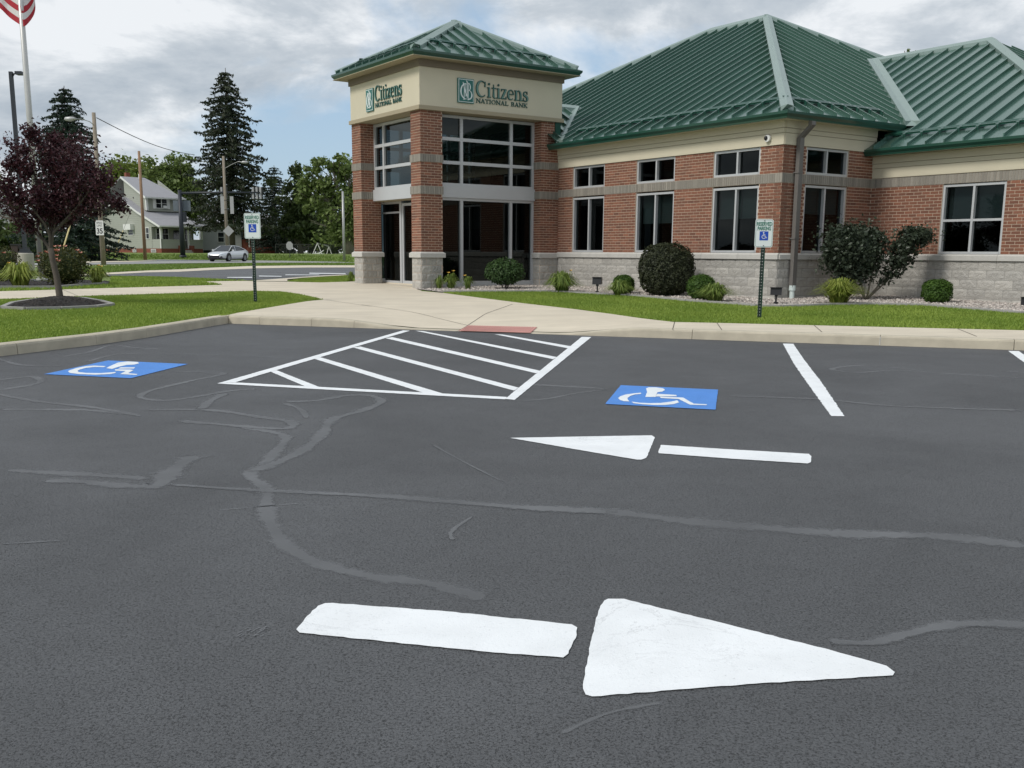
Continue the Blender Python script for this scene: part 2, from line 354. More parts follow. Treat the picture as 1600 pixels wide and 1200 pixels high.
MT = dict(
 asphalt=asphalt_mat('asphalt', (.091, .0935, .098)), asphalt2=asphalt_mat('asphalt_road', (.115, .118, .123)),
 seal=seal_mat('crack_sealer', (.142, .146, .152)),
 white=paint_mat('white_paint', (.84, .86, .87)), whiteb=paint_mat('white_symbol_paint', (.8, .84, .86), .2), blue=paint_mat('blue_paint', (.07, .25, .68), .12),
 conc=mat('walkway_concrete', (.62, .55, .435), .85, noise=.16, nscale=1.3, bump=.25, bscale=90, bdist=.004, streak=(.7, 5, 1)),
 curb=mat('curb_concrete', (.50, .45, .35), .9, noise=.3, nscale=4, bump=.6, bscale=70, bdist=.006),
 road=mat('street_concrete', (.30, .30, .29), .9, noise=.12, nscale=.8),
 joint=mat('joint_dark', (.10, .085, .07), .95),
 grass=mat('lawn_soil_green', (.15, .21, .042), .9, noise=.35, nscale=2.2, bump=.9, bscale=45, bdist=.03),
 mulch=mat('black_mulch', (.018, .015, .014), .9, noise=.5, nscale=40, bump=1, bscale=55, bdist=.03),
 mulchp=mat('mulch_chips', (.03, .025, .022), .85, rand=0, tone=.6),
 pebble=mat('river_pebble', (.5, .46, .41), .75, tone=.42, tint2=(.36, .31, .28)),
 gravelbed=mat('gravel_bed', (.25, .22, .19), .9, noise=.3, nscale=25),
 edging=mat('edging_concrete', (.34, .33, .31), .9, noise=.2, nscale=6, bump=.4),
 tactile=mat('red_tactile', (.60, .31, .27), .8, noise=.15, nscale=8),
 brick=mat('red_brick', (.25, .104, .062), .85, noise=.10, nscale=30, bump=.5, bscale=120, bdist=.004, rand=.16, tone=.16, tint2=(.17, .076, .05)),
 gbrick=mat('grey_brick', (.30, .275, .235), .85, noise=.10, nscale=30, bump=.4, bscale=120, bdist=.004, tone=.12, tint2=(.24, .22, .19)),
 mortar=mat('mortar', (.58, .455, .35), .95, noise=.1, nscale=20, bump=.3, bscale=150, bdist=.003),
 gmortar=mat('grey_mortar', (.55, .48, .40), .95),
 block=mat('split_face_block', (.46, .44, .40), .95, noise=.13, nscale=11, bump=.9, bscale=45, bdist=.02, rand=.09, tint2=(.39, .375, .345)),
 blockmortar=mat('block_mortar', (.27, .26, .24), .95),
 fencem=mat('dark_fence_wire', (.05, .055, .05), .6), scuff=mat('chalk_scuff', (.21, .215, .22), .9, noise=.3, nscale=60),
 cap=mat('cast_stone_cap', (.5, .485, .45), .85, noise=.12, nscale=9, bump=.2, rand=.05),
 stucco=mat('cream_stucco', (.60, .55, .42), .9, noise=.05, nscale=2, bump=.35, bscale=160, bdist=.004),
 taupe=mat('taupe_trim', (.20, .165, .12), .85, noise=.05, nscale=3, bump=.2, bscale=160, bdist=.003),
 trim=mat('khaki_trim', (.36, .31, .215), .85, noise=.05, nscale=3),
 roof=mat('green_metal_roof', (.090, .180, .142), .22, metal=.62, spec=.7, noise=.10, nscale=1.2, rand=.06, coat=.2),
 cap_metal=mat('roof_cap_metal', (.27, .35, .32), .42, metal=.35, spec=.6, noise=.06, nscale=2),
 gutter=mat('green_gutter', (.014, .07, .048), .3, spec=.6, noise=.1, nscale=2, coat=.3),
 alum=mat('silver_aluminium', (.55, .56, .57), .42, metal=.25, noise=.05, nscale=3),
 glass=glass_mat('window_glass', (.22, .27, .28), .55), glassd=glass_mat('tower_glass', (.20, .24, .25), .95),
 dark=mat('dark_interior', (.012, .013, .015), .9), shade=mat('roller_shade', (.32, .36, .34), .8),  # near-black puts the shade of unlit rooms into the colour
 spout=mat('bronze_downspout', (.155, .145, .135), .5, spec=.4, noise=.08, nscale=4),
 wpvc=mat('pale_pvc', (.62, .70, .68), .5), black=mat('black_metal', (.012, .012, .014), .45), bwhite=mat('white_plastic', (.75, .75, .73), .5),
 greenpost=mat('green_channel_post', (.022, .055, .04), .5, noise=.3, nscale=20), steel=mat('grey_steel', (.42, .42, .41), .45, metal=.4),
 signwhite=mat('sign_white', (.74, .80, .79), .45), signgreen=mat('sign_green', (.01, .16, .10), .45), signblue=mat('sign_blue', (.01, .07, .46), .4),
 bankgreen=mat('bank_sign_green', (.012, .14, .12), .4), letter=mat('letter_green', (.014, .085, .07), .4), letterface=mat('letter_face', (.13, .26, .23), .5),
 bark=mat('bark', (.105, .088, .07), .9, noise=.3, nscale=15, bump=.6, bscale=40), palebark=mat('pale_bark', (.17, .155, .12), .9, noise=.3, nscale=12, bump=.5, bscale=40),
 poleg=mat('weathered_pole', (.27, .23, .18), .9, noise=.2, nscale=5, bump=.3), polew=mat('flagpole_metal', (.55, .54, .52), .4, metal=.4, noise=.1, nscale=3),
 blkpole=mat('black_pole', (.02, .025, .035), .5), concbase=mat('pole_base_concrete', (.43, .40, .35), .9, noise=.15, nscale=5, bump=.4),
 yellow=mat('yellow_guard', (.72, .60, .28), .5), wire=mat('wire', (.03, .03, .03), .6),
 house=siding_mat('sage_siding', (.34, .355, .305)), housew=siding_mat('pale_siding', (.46, .47, .46)), wtrim=mat('white_trim', (.74, .74, .72), .6),
 shingle=mat('grey_shingles', (.33, .33, .35), .9, noise=.12, nscale=3), rbrick=mat('house_brick', (.22, .07, .045), .9, noise=.25, nscale=8),
 winblack=mat('dark_glass', (.015, .018, .022), .08, spec=.8),
 silver=mat('silver_car_paint', (.66, .68, .70), .28, metal=.3, coat=.8), tyre=mat('tyre', (.015, .015, .015), .8), rim=mat('rim', (.22, .23, .24), .35, metal=.7), lamp=mat('headlamp', (.7, .75, .8), .1),
 flagr=mat('flag_red', (.42, .02, .035), .7), flagw=mat('flag_white', (.72, .70, .70), .7), flagb=mat('flag_blue', (.02, .03, .14), .7),
 lawn=leafmat('lawn_blades', (.155, .255, .035), (.36, .45, .085), .3, .6), lawn2=leafmat('lawn_far', (.12, .20, .035), (.23, .31, .07), .3),
 spruce=leafmat('spruce_needles', (.016, .026, .014), (.05, .062, .032), .1), spruce2=leafmat('spruce_dark', (.012, .026, .018), (.032, .055, .034), .1),
 tree1=leafmat('tree_leaf_light', (.10, .15, .025), (.22, .27, .055), .3), tree2=leafmat('tree_leaf_mid', (.08, .125, .03), (.21, .27, .085), .3), tree3=leafmat('tree_leaf_dark', (.04, .068, .022), (.13, .17, .06), .25),
 plum=leafmat('plum_leaf', (.026, .009, .014), (.095, .034, .042), .25, .4), box=leafmat('boxwood_leaf', (.03, .075, .010), (.085, .155, .022), .2), boxdark=leafmat('yew_leaf', (.016, .022, .010), (.052, .06, .024), .15),
 bush=leafmat('shrub_leaf', (.02, .05, .013), (.065, .12, .032), .2), serv=leafmat('grey_green_leaf', (.02, .032, .018), (.075, .095, .062), .15, .4),
 lily=leafmat('daylily_blade', (.08, .14, .02), (.26, .33, .08), .3), spiky=leafmat('yellow_grass_blade', (.13, .19, .02), (.40, .44, .10), .3), rose=leafmat('rose_leaf', (.035, .055, .015), (.12, .115, .035), .2),
 bloom=mat('pink_bloom', (.62, .27, .20), .6), ybloom=mat('yellow_bloom', (.8, .5, .1), .6),
)
# ================================================================== GROUND
# lawn terrain: strips that follow the lot edge outward
def offset_poly(pts, s):
    out = []
    for i, p in enumerate(pts):
        if i == 0: d = (pts[1]-pts[0]).normalized(); n = Vector((-d.y, d.x, 0)); out.append(p+n*s); continue
        if i == len(pts)-1: d = (pts[-1]-pts[-2]).normalized(); n = Vector((-d.y, d.x, 0)); out.append(p+n*s); continue
        d0 = (p-pts[i-1]).normalized(); d1 = (pts[i+1]-p).normalized(); n0 = Vector((-d0.y, d0.x, 0)); n1 = Vector((-d1.y, d1.x, 0))
        m = (n0+n1).normalized(); out.append(p+m*(s/max(.3, m.dot(n0))))
    return out
terr_outline = offset_poly(EDGE, .07)
big = [(-200, -30), (-200, 560), (260, 560), (260, -30)]
poly = [(p.x, p.y) for p in terr_outline]
# close around: from the right end of the front edge outward, round the far side, back to the left end
poly = poly+[(260, poly[-1][1]+2), (260, 125), (-200, 125), (-200, poly[0][1]-4)]
flat_poly('lawn', poly, 0, MT['grass'], grid=1.0, fn=zt, off=-.012, kind='structure', cutlists=(list(np.arange(-200, -24, 12))+list(np.arange(-24, 30, .8))+list(np.arange(30, 260, 12)), list(np.arange(-30, 0, 6))+list(np.arange(0, 42, .8))+list(np.arange(44, 96, 6))+list(np.arange(98, 113, 1.4))))
flat_poly('far_field', [(-700, 125), (700, 125), (700, 900), (-700, 900)], 1.0865, MT['grass'], kind='structure')
flat_poly('side_field', [(260, -30), (700, -30), (700, 125), (260, 125)], .3, MT['grass'], kind='structure')
lotpts = [(p.x, p.y) for p in offset_poly(EDGE, .05)]
lot = flat_poly('parking_lot', lotpts+[(60, -30), (-60, -30), (-60, lotpts[0][1])], 0, MT['asphalt'], kind='structure')
# crack sealer: real strips lying on the asphalt
def ribbon(pts, w, z):
    P = [onz(x, y, 0) for x, y in pts]
    # smooth
    Q = []
    n = len(P)
    for i in range(n-1):
        p0, p1, p2, p3 = P[max(i-1, 0)], P[i], P[i+1], P[min(i+2, n-1)]
        for k in range(8):
            t = k/8; Q.append(.5*((2*p1)+(p2-p0)*t+(2*p0-5*p1+4*p2-p3)*t*t+(3*p1-p0-3*p2+p3)*t*t*t))
    Q.append(P[-1]); m = MB(); vs = []
    ph = random.random()*9
    for i, q in enumerate(Q):
        d = (Q[min(i+1, len(Q)-1)]-Q[max(i-1, 0)]); d.z = 0; d = d.normalized() if d.length > 1e-6 else Vector((1, 0, 0)); nn = Vector((-d.y, d.x, 0))
        ww = (w if not hasattr(w, '__len__') else w[0]+(w[1]-w[0])*i/(len(Q)-1))*(.85+.2*math.sin(i*.7+ph)+.12*random.random())*.5
        if i in (0, len(Q)-1): ww *= .45
        ww *= 1.7; vs += [q+nn*ww+Vector((0, 0, z)), q+Vector((0, 0, z)), q-nn*ww+Vector((0, 0, z))]
    m.add(vs, [f for i in range(len(Q)-1) for f in ((3*i, 3*i+1, 3*i+4, 3*i+3), (3*i+1, 3*i+2, 3*i+5, 3*i+4))]); m.fade = [v for i in range(len(Q)) for v in (0.0, .85 if 1 < i < len(Q)-2 else .3, 0.0)]; return m
def put_fade(o, m):
    at = o.data.attributes.new('fade', 'FLOAT', 'POINT'); at.data.foreach_set('value', m.fade)
SEALS = [([(0, 734), (125, 741), (240, 748)], .085), ([(66, 751), (130, 753), (200, 760), (248, 757), (264, 740), (302, 710)], (.07, .14)),
 ([(255, 757), (410, 767), (600, 776), (800, 792), (965, 800)], (.03, .10)), ([(900, 796), (965, 801), (1100, 817), (1300, 833), (1465, 838), (1620, 855)], .11),
 ([(442, 628), (495, 626), (540, 618.5), (580, 618.5), (595, 628), (565, 642), (520, 655), (505, 676), (478, 700), (435, 722), (392, 738)], (.07, .09)),
 ([(220, 641), (325, 641), (400, 651), (452, 659), (456, 667), (430, 670), (350, 664), (277, 658)], .075),
 ([(370, 666), (437, 678), (444, 690), (415, 722), (390, 742), (416, 763), (417, 800), (440, 845), (490, 877), (575, 900), (675, 913), (765, 938)], (.07, .08)),
 ([(-10, 595), (50, 589), (59, 599), (-10, 611)], .07), ([(-10, 615), (62, 628), (131, 635), (187, 644), (222, 651)], .06), ([(-10, 640), (94, 640), (156, 642), (200, 648)], .08),
 ([(266, 581.5), (350, 583), (297, 595.6), (237, 610), (219, 621), (262, 626), (312, 619), (359, 611), (400, 608)], .06), ([(353, 614), (328, 627), (312, 641)], .07),
 ([(94, 558), (140, 550), (175, 539.5), (219, 544), (285, 546)], .06), ([(134, 566), (175, 555), (219, 552.5), (312, 554), (406, 557), (469, 562)], .05), ([(-8, 559), (37, 571), (103, 572)], .06),
 ([(806, 600), (870, 603), (955, 608)], .09), ([(790, 627), (850, 624), (905, 614), (950, 609)], .035), ([(1128, 619), (1280, 624), (1400, 635), (1615, 642)], .06),
 ([(1445, 580), (1390, 574), (1335, 571.5), (1300, 577), (1340, 582), (1400, 579), (1470, 583), (1615, 592)], .06), ([(1565, 580), (1615, 583)], .07),
 ([(1290, 1002), (1360, 1005), (1440, 986), (1510, 975), (1620, 977)], (.03, .07)), ([(870, 1150), (950, 1115), (1040, 1097)], .012),
 ([(442, 630), (470, 640), (480, 655)], .05), ([(0, 851), (50, 848), (100, 845)], .012), ([(335, 798), (430, 790), (470, 787)], .015), ([(708, 845), (706, 830), (740, 806)], .02), ([(672, 693), (720, 720), (790, 755)], .012)]
for i, (pts, w) in enumerate(SEALS):
    m = ribbon(pts, (w*1.25 if not hasattr(w, '__len__') else (w[0]*1.25, w[1]*1.2)), .0013+.0007*(i % 3)); put_fade(m.build('crack_seal', MT['seal'], lot, fixn=False), m)
for k in range(12):
    x0 = 368+random.uniform(0, 46); y0 = 984+random.uniform(0, 13); ln = random.uniform(6, 16)
    m = ribbon([(x0, y0), (x0+ln*.5, y0-ln*.3), (x0+ln, y0-ln*.55)], random.uniform(.006, .012), .0015+k*.0001); put_fade(m.build('scuff_mark', MT['seal'], lot, fixn=False), m)
# painted markings
def marking(name, pts, z=.004, m='white', parent=None, wob=.0028, pix=True):
    P = [onz(x, y, 0) for x, y in pts] if pix else pts
    Q = []
    n = len(P)
    for i in range(n):
        a, b = P[i], P[(i+1) % n]; L_ = (b-a).length; k = max(1, int(L_/(.025 if L_ < 4 else .05))); d = (b-a).normalized() if L_ > 0 else Vector((1, 0, 0)); nn = Vector((-d.y, d.x, 0))
        for j in range(k):
            q = a.lerp(b, j/k)
            if 0 < j: q = q+nn*random.uniform(-wob, wob)
            Q.append(q)
    return flat_poly(name, [(q.x, q.y) for q in Q], z, MT[m], parent=parent)
t = thing('painted_arrow', 'large white painted arrow in the foreground pointing right', 'arrow marking', group='painted lane arrows')
marking('arrow_shaft', [(463, 985), (480, 964), (497, 948), (508, 944), (520, 943.5), (700, 957), (893, 977), (902, 982), (901, 994), (888, 1023), (880, 1029), (760, 1020), (640, 1008), (468, 990)], parent=t)
marking('arrow_head', [(950, 937), (975, 937), (985, 940), (1100, 968), (1300, 1018), (1385, 1042), (1398, 1052), (1395, 1057), (1380, 1058), (1180, 1070), (925, 1090), (915, 1087), (911, 1078), (914, 1050), (922, 1010), (930, 975), (938, 948), (944, 940)], parent=t)
t = thing('painted_arrow', 'smaller white painted arrow behind, pointing left below the blue wheelchair panel', 'arrow marking', group='painted lane arrows')
marking('arrow_head', [(797, 685), (900, 683), (1018, 681), (1023, 684), (1017, 700), (1010, 716), (1002, 719), (995, 719), (900, 703)], parent=t)
marking('arrow_shaft', [(1033, 696), (1150, 703.5), (1264, 710), (1268, 714), (1267, 723), (1262, 725), (1150, 718), (1029, 709), (1029, 705)], parent=t)
t = thing('access_aisle', 'white hatched access aisle in front of the red curb ramp plate', 'hatched marking')
marking('border_line', [(339.4, 599.9), (630, 516.6), (640.5, 517.2), (367.5, 598)], .0050, parent=t)
marking('border_line', [(339.6, 600), (367.5, 598.1), (792, 620.8), (789, 624.6)], .0042, parent=t)
marking('border_line', [(789, 624.2), (804, 625.7), (924, 527.2), (909, 526.9)], .0058, parent=t)
for q in ([(235, 238), (265, 234), (470, 315), (405, 310)], [(425, 188), (455, 183), (985, 340), (920, 342)], [(590, 142), (622, 138), (1282, 310), (1262, 322)], [(725, 103), (755, 99), (1372, 240), (1355, 250)], [(850, 72), (885, 74), (1440, 182), (1425, 191)], [(1180, 87), (1215, 88), (1500, 137), (1490, 146)]):
    marking('hatch_stripe', [(330+x/2.667, 490+y/2.667) for x, y in q], .0034, parent=t)
tag(marking('stall_line', [(1223, 537.2), (1239.5, 537.6), (1256, 562), (1283, 597), (1319.5, 651), (1298.7, 650.8), (1262, 600), (1240, 568)], wob=.005), 'white stall line right of the blue wheelchair panel below the right sign', 'parking line', 'white stall lines')
tag(marking('stall_line', [(1575, 548.6), (1592, 549), (1760, 665), (1735, 664)]), 'white stall line just entering at the right edge of the photo', 'parking line', 'white stall lines')
S3 = lambda q: [(780+x/2.857, 500+y/2.857) for x, y in q]
S1 = lambda q: [(x/3.2, 480+y/3.2) for x, y in q]
t = thing('wheelchair_marking', 'blue wheelchair panel painted on asphalt right of the hatched aisle', 'parking symbol', group='blue wheelchair panels')
marking('blue_panel', [(970, 602.5), (1122, 609.5), (1118, 641), (945.5, 632)], .005, 'blue', t)
for q in ([(655, 309), (668, 304), (700, 304), (730, 308), (740, 315), (728, 323), (706, 326), (698, 347), (652, 347), (660, 325)], [(706, 333), (790, 338), (792, 344), (698, 345)], [(716, 346), (822, 350), (848, 366), (868, 377), (928, 380), (924, 384), (852, 382), (800, 356), (722, 352)],
  [(632, 328), (600, 331), (565, 336), (540, 344), (530, 352), (540, 361), (556, 366), (582, 367), (574, 360), (572, 352), (584, 343), (605, 336), (634, 333)], [(590, 368), (625, 373), (670, 375), (720, 374), (768, 368), (795, 362), (803, 371), (780, 379), (740, 383), (690, 383), (640, 380), (600, 375)]):
    marking('symbol_stroke', S3(q), .0075, 'whiteb', t, wob=.002)
t = thing('wheelchair_marking', 'blue wheelchair panel painted on asphalt near the left curb', 'parking symbol', group='blue wheelchair panels')
marking('blue_panel', [(168.75, 563.75), (293.75, 569.4), (204.7, 591.6), (68.75, 585.3)], .005, 'blue', t)
for q in ([(530, 298), (470, 295), (430, 298), (385, 307), (350, 318), (340, 324), (350, 332), (395, 338), (480, 341), (550, 338), (578, 332), (580, 327), (560, 329), (500, 333), (430, 332), (392, 327), (388, 321), (402, 314), (430, 307), (475, 302), (520, 303)],
  [(532, 308), (548, 299), (590, 280), (640, 274), (688, 277), (696, 284), (670, 290), (632, 292), (598, 300), (560, 312)], [(604, 304), (676, 304), (670, 310), (590, 311)], [(575, 314), (652, 315), (668, 318), (640, 333), (688, 338), (682, 342), (600, 338), (628, 323), (576, 320)]):
    marking('symbol_stroke', S1(q), .0075, 'whiteb', t, wob=.002)
# curbs with control joints
def curb_run(pts, h_of, w, name_parent, joints, round_=.035):
    """pts polyline (ground), outward normal to the left; joints: sorted distances where a new section starts"""
    cum = [0]
    for a, b in zip(pts[:-1], pts[1:]): cum.append(cum[-1]+(b-a).length)
    def at(t):
        for i in range(len(pts)-1):
            if t <= cum[i+1] or i == len(pts)-2:
                u = (t-cum[i])/(cum[i+1]-cum[i]); return pts[i].lerp(pts[i+1], u), i
    offs = {}
    def prof(t):
        h = h_of(t); r = min(round_, h*.5); return [(0.0, -.03), (.006, max(h-r, 0)), (.006+r*.3, h-r*.3), (.006+r, h), (w, h+.004), (w, -.03)]
    js = [0]+[j for j in joints if 0 < j < cum[-1]]+[cum[-1]]
    for a, b in zip(js[:-1], js[1:]):
        ts = [a+.004]+[c for c in np.arange(math.ceil(a/.25)*.25, b, .25) if a+.02 < c < b-.02]+[c for c in cum if a+.02 < c < b-.02]+[b-.004]; ts = sorted(set(round(float(x), 4) for x in ts))
        m = MB(); vs = []; K = 6
        for t_ in ts:
            p, i = at(t_); d0 = (pts[i+1]-pts[i]).normalized(); n_ = Vector((-d0.y, d0.x, 0))
            for k in range(1, len(pts)-1):   # mitre near vertices
                if abs(t_-cum[k]) < .01:
                    da = (pts[k]-pts[k-1]).normalized(); db = (pts[k+1]-pts[k]).normalized(); n_ = (Vector((-da.y, da.x, 0))+Vector((-db.y, db.x, 0))); n_ = n_.normalized()
            for s_, z_ in prof(t_): vs.append(p+n_*s_+Vector((random.uniform(-.002, .002), random.uniform(-.002, .002), z_)))
        m.add(vs, [(i*K+k, i*K+(k+1) % K, (i+1)*K+(k+1) % K, (i+1)*K+k) for i in range(len(ts)-1) for k in range(K)]+[tuple(range(K)), tuple(range((len(ts)-1)*K, len(ts)*K))])
        m.build('curb_section', MT['curb'], name_parent, smooth=False)
curb = thing('curb', None, None, kind='structure')
# left curb: joint distances from photo
cumL = 0; jl = []
Lp = EDGE_L; cums = [0]
for a, b in zip(Lp[:-1], Lp[1:]): cums.append(cums[-1]+(b-a).length)
def tL(px):
    best = None
    for i in range(len(Lp)-1):
        for u in np.linspace(0, 1, 60):
            q = Lp[i].lerp(Lp[i+1], float(u)); v = q-O; z = v.dot(FWD)
            if z < .5: continue
            X = CX+F*v.dot(RI)/z
            if best is None or abs(X-px) < best[0]: best = (abs(X-px), cums[i]+u*(cums[i+1]-cums[i]))
    return best[1]
ja = tL(28); jb = tL(151); jc = tL(230); jd = tL(336); step = jb-ja
curb_run(Lp, lambda t: .142, .155, curb, sorted([ja-step*k for k in range(0, 12)]+[jb, jc, jd]))
ic = [FA, FA+FN*.17, FA+(FN+Vector((-(EDGE_L[-1]-EDGE_L[-2]).normalized().y, (EDGE_L[-1]-EDGE_L[-2]).normalized().x, 0))).normalized()*.175, FA+Vector((-(EDGE_L[-1]-EDGE_L[-2]).normalized().y, (EDGE_L[-1]-EDGE_L[-2]).normalized().x, 0))*.155]
m = MB(); m.prism([(p.x, p.y) for p in ic], -.03, .1415); m.build('curb_section', MT['curb'], curb)
TW = .40
front = [FA+FD*0, FA+FD*45]
jf = [fx(x) for x in (409, 490, 556)]+[fx(x) for x in (1082, 1374.6, 1583)]; st = jf[-1]-jf[-2]; jf += [jf[-1]+st*k for k in range(1, 14)]
curb_run([FA+FD*.0, FA+FD*45], hcurb, .17, curb, jf, .03)
flat_poly('curb_joint_shadow', [(p.x, p.y) for p in (FA+FN*.03, FA+FD*45+FN*.03, FA+FD*45+FN*.16, FA+FN*.16)], .0, MT['joint'], parent=curb, grid=.4, fn=lambda x, y: hcurb(max(0, (x-FA.x)*FD.x+(y-FA.y)*FD.y))-.012)
# walkway (one pour) : outline from the photo
def F_(t, s): return FA+FD*t+FN*s
wk = [F_(0.0, .165), F_(T2, .165), F_(T3, .165), F_(45, .165)]
wr = [onG(*q) for q in [(1600, 516.7), (1420, 512.4), (1240, 508), (1140, 505.5), (1052, 503.6), (1000, 497.5), (955, 491), (900, 483.7), (820, 474.5), (751, 465.7), (692, 458), (660, 455.3), (651, 452)]]
ext = wr[0]+(wr[0]-wr[2]).normalized()*32
wb = [onG(*q) for q in [(645, 447), (645, 443), (600, 440), (560, 439.5), (540, 440.5), (501, 441.6), (470, 441), (449, 440.3), (420, 440), (385, 439), (340, 439.6), (312, 440.3), (330, 443), (347.5, 445.4), (280, 447.3), (150, 451), (0, 455.4), (-200, 460), (-500, 467)]]
wl = [onG(*q) for q in [(-500, 486), (-200, 475), (0, 467.7), (150, 462.3), (280, 458.5), (340, 456.3), (392.5, 455), (439, 456), (462, 459), (477, 462), (505, 468.4), (480, 471), (449, 476), (394, 485.3), (370, 489.5), (345.6, 494.5)]]
wpoly = wk+[ext]+wr+wb+wl
flat_poly('walkway', [(p.x, p.y) for p in wpoly], 0, MT['conc'], grid=.5, fn=zt, off=.006, kind='structure')
walk = bpy.data.objects['walkway']
def joint_line(a, b, w=.012, n=12):
    m = MB(); vs = []; d = (b-a); d.z = 0; d = d.normalized(); nn = Vector((-d.y, d.x, 0))
    for i in range(n+1):
        q = a.lerp(b, i/n); q = gz(q, .0098); vs += [q+nn*w/2, q-nn*w/2]
    m.add(vs, [(2*i, 2*i+1, 2*i+3, 2*i+2) for i in range(n)]); m.build('control_joint', MT['joint'], walk, fixn=False)
for a, b in (((565, 476.5), (730, 509)), ((801, 475.8), (728, 511)), ((728, 511), (713, 518.6)), ((1054, 503.8), (1051, 515.5)), ((1272, 509), (1284, 519.5)), ((1496, 514.3), (1526, 526.5)), ((510, 469), (580, 479.5)), ((97, 452.5), (122, 463)), ((1120, 505.2), (1128, 516.5))):
    joint_line(onG(*a), onG(*b))
m = MB()
tp = [onG(*q) for q in [(732, 509.7), (839.5, 512.4), (829, 521.3), (716, 518.4)]]
plate = flat_poly('tactile_plate', [(p.x, p.y) for p in tp], 0, MT['tactile'], grid=.3, fn=zt, off=.014)
tag(plate, 'red ribbed warning plate at the foot of the curb ramp', 'warning plate')
m = MB()
for i in range(26):
    u = (i+.5)/26; a = tp[0].lerp(tp[1], u); b = tp[3].lerp(tp[2], u); d = (b-a).normalized(); nn = Vector((-d.y, d.x, 0))*.012
    q = [gz(a.lerp(b, .04), .015), gz(a.lerp(b, .96), .015)]
    m.add([q[0]+nn, q[0]-nn, q[1]-nn, q[1]+nn]+[v+Vector((0, 0, .006)) for v in (q[0]+nn, q[0]-nn, q[1]-nn, q[1]+nn)], [(4, 5, 6, 7), (0, 1, 5, 4), (1, 2, 6, 5), (2, 3, 7, 6), (3, 0, 4, 7)])
m.build('rib_field', MT['tactile'], plate, kind='stuff')
# second parking lot behind, its curb, the street
def far_poly(name, pts, m, off, grid=3.0, kind='structure', parent=None):
    P = [onG(*q) for q in pts]; return flat_poly(name, [(p.x, p.y) for p in P], 0, MT[m], grid=grid, fn=zt, off=off, kind=kind, parent=parent)
far_poly('rear_lot', [(40, 437), (160, 429.8), (230, 426), (280, 425), (330, 422.2), (400, 419.6), (480, 418.3), (556, 418.2), (700, 418.2), (700, 431), (541, 431), (500, 432.5), (449, 435.8), (430, 437), (385, 437.8), (330, 436), (280, 433.3), (230, 431.8), (180, 431.4), (110, 433), (60, 440)], 'asphalt2', .012)
rl = bpy.data.objects['rear_lot']
for fl_, q in zip(('nearest to the left of the walkway', 'second from the left, nearer the walkway', 'third from the left', 'farthest, beside the grass wedge'), ([(355, 434.3), (394, 434.0), (394, 435.6), (355, 435.2)], [(404.7, 432), (440, 432.6), (440, 433.6), (404.7, 433.2)], [(446, 430.2), (499, 430.4), (499, 431.2), (446, 431.2)], [(483.5, 427.3), (540, 428.2), (540, 429.2), (483.5, 428.6)])):
    P = [onG(x, y) for x, y in q]; tag(flat_poly('far_stall_line', [(p.x, p.y) for p in P], 0, MT['white'], fn=zt, off=.03), 'thin white stall line on the rear lot, '+fl_, 'parking line', 'stall lines on the rear lot')
far_poly('rear_curb', [(40, 434), (160, 427.3), (230, 423.3), (280, 421.5), (330, 418.8), (392, 416.1), (480, 415), (556, 415), (700, 415), (700, 418.4), (556, 418.4), (480, 418.5), (400, 419.8), (330, 422.5), (280, 425.3), (230, 426.3), (160, 430)], 'conc', .02)
far_poly('island_curb', [(449, 440.4), (449, 437.2), (470, 435.2), (505, 432.7), (541, 430.8), (541, 429.6), (505, 431.2), (470, 433.4), (445, 435.6), (420, 437.5), (400, 438.8), (400, 439.8)], 'conc', .02, grid=1)
far_poly('street', [(-400, 412.4), (0, 411.3), (140, 411), (180, 409.5), (225, 406.6), (250, 405.8), (300, 406.2), (440, 407.6), (520, 409.0), (548, 410), (700, 411), (700, 411.6), (548, 411.3), (480, 410.8), (380, 410.6), (280, 411.4), (200, 412.6), (140, 413.6), (0, 415), (-400, 417)], 'road', .010, grid=6)
far_poly('verge_path', [(-400, 419.5), (0, 417), (140, 415.2), (200, 414.0), (290, 413.2), (290, 414.0), (200, 415.2), (140, 416.3), (0, 418.3), (-400, 421.5)], 'conc', .015, grid=4)
far_poly('street_curb', [(100, 409.6), (135, 408.9), (200, 408.2), (245, 407.2), (245, 407.9), (200, 409.6), (135, 411), (100, 411.6)], 'conc', .03, grid=4)
# beds
mul = [onG(*q) for q in [(4, 482.5), (20, 475.5), (60, 469.5), (93, 467), (130, 468), (158, 472.5), (176, 477.5), (150, 481), (94, 483.5), (40, 484.2)]]
mc = sum(mul, Vector())/len(mul)
bed = tag(MB().build('mulch_mound', MT['mulch']), 'black mulch mound round the purple leaved tree', 'mulch bed') if False else None
b = MB(); ring = []
NR = 40
def loop_pt(loop, u):
    n = len(loop); t_ = u*n; i = int(t_) % n; return loop[i].lerp(loop[(i+1) % n], t_-int(t_))
vs = []
for r in range(7):
    k = 1-r/6
    for j in range(NR):
        q = mc.lerp(loop_pt(mul, j/NR), k); vs.append(gz(q, .012+.13*(1-k**2)+random.uniform(-.006, .006)*(r > 0)))
b.add(vs, [(r*NR+j, r*NR+(j+1) % NR, (r+1)*NR+(j+1) % NR, (r+1)*NR+j) for r in range(6) for j in range(NR)])
bed = b.build('mulch_mound', MT['mulch'], smooth=True); tag(bed, 'black mulch mound ringed by concrete edging round the plum tree', 'mulch bed')
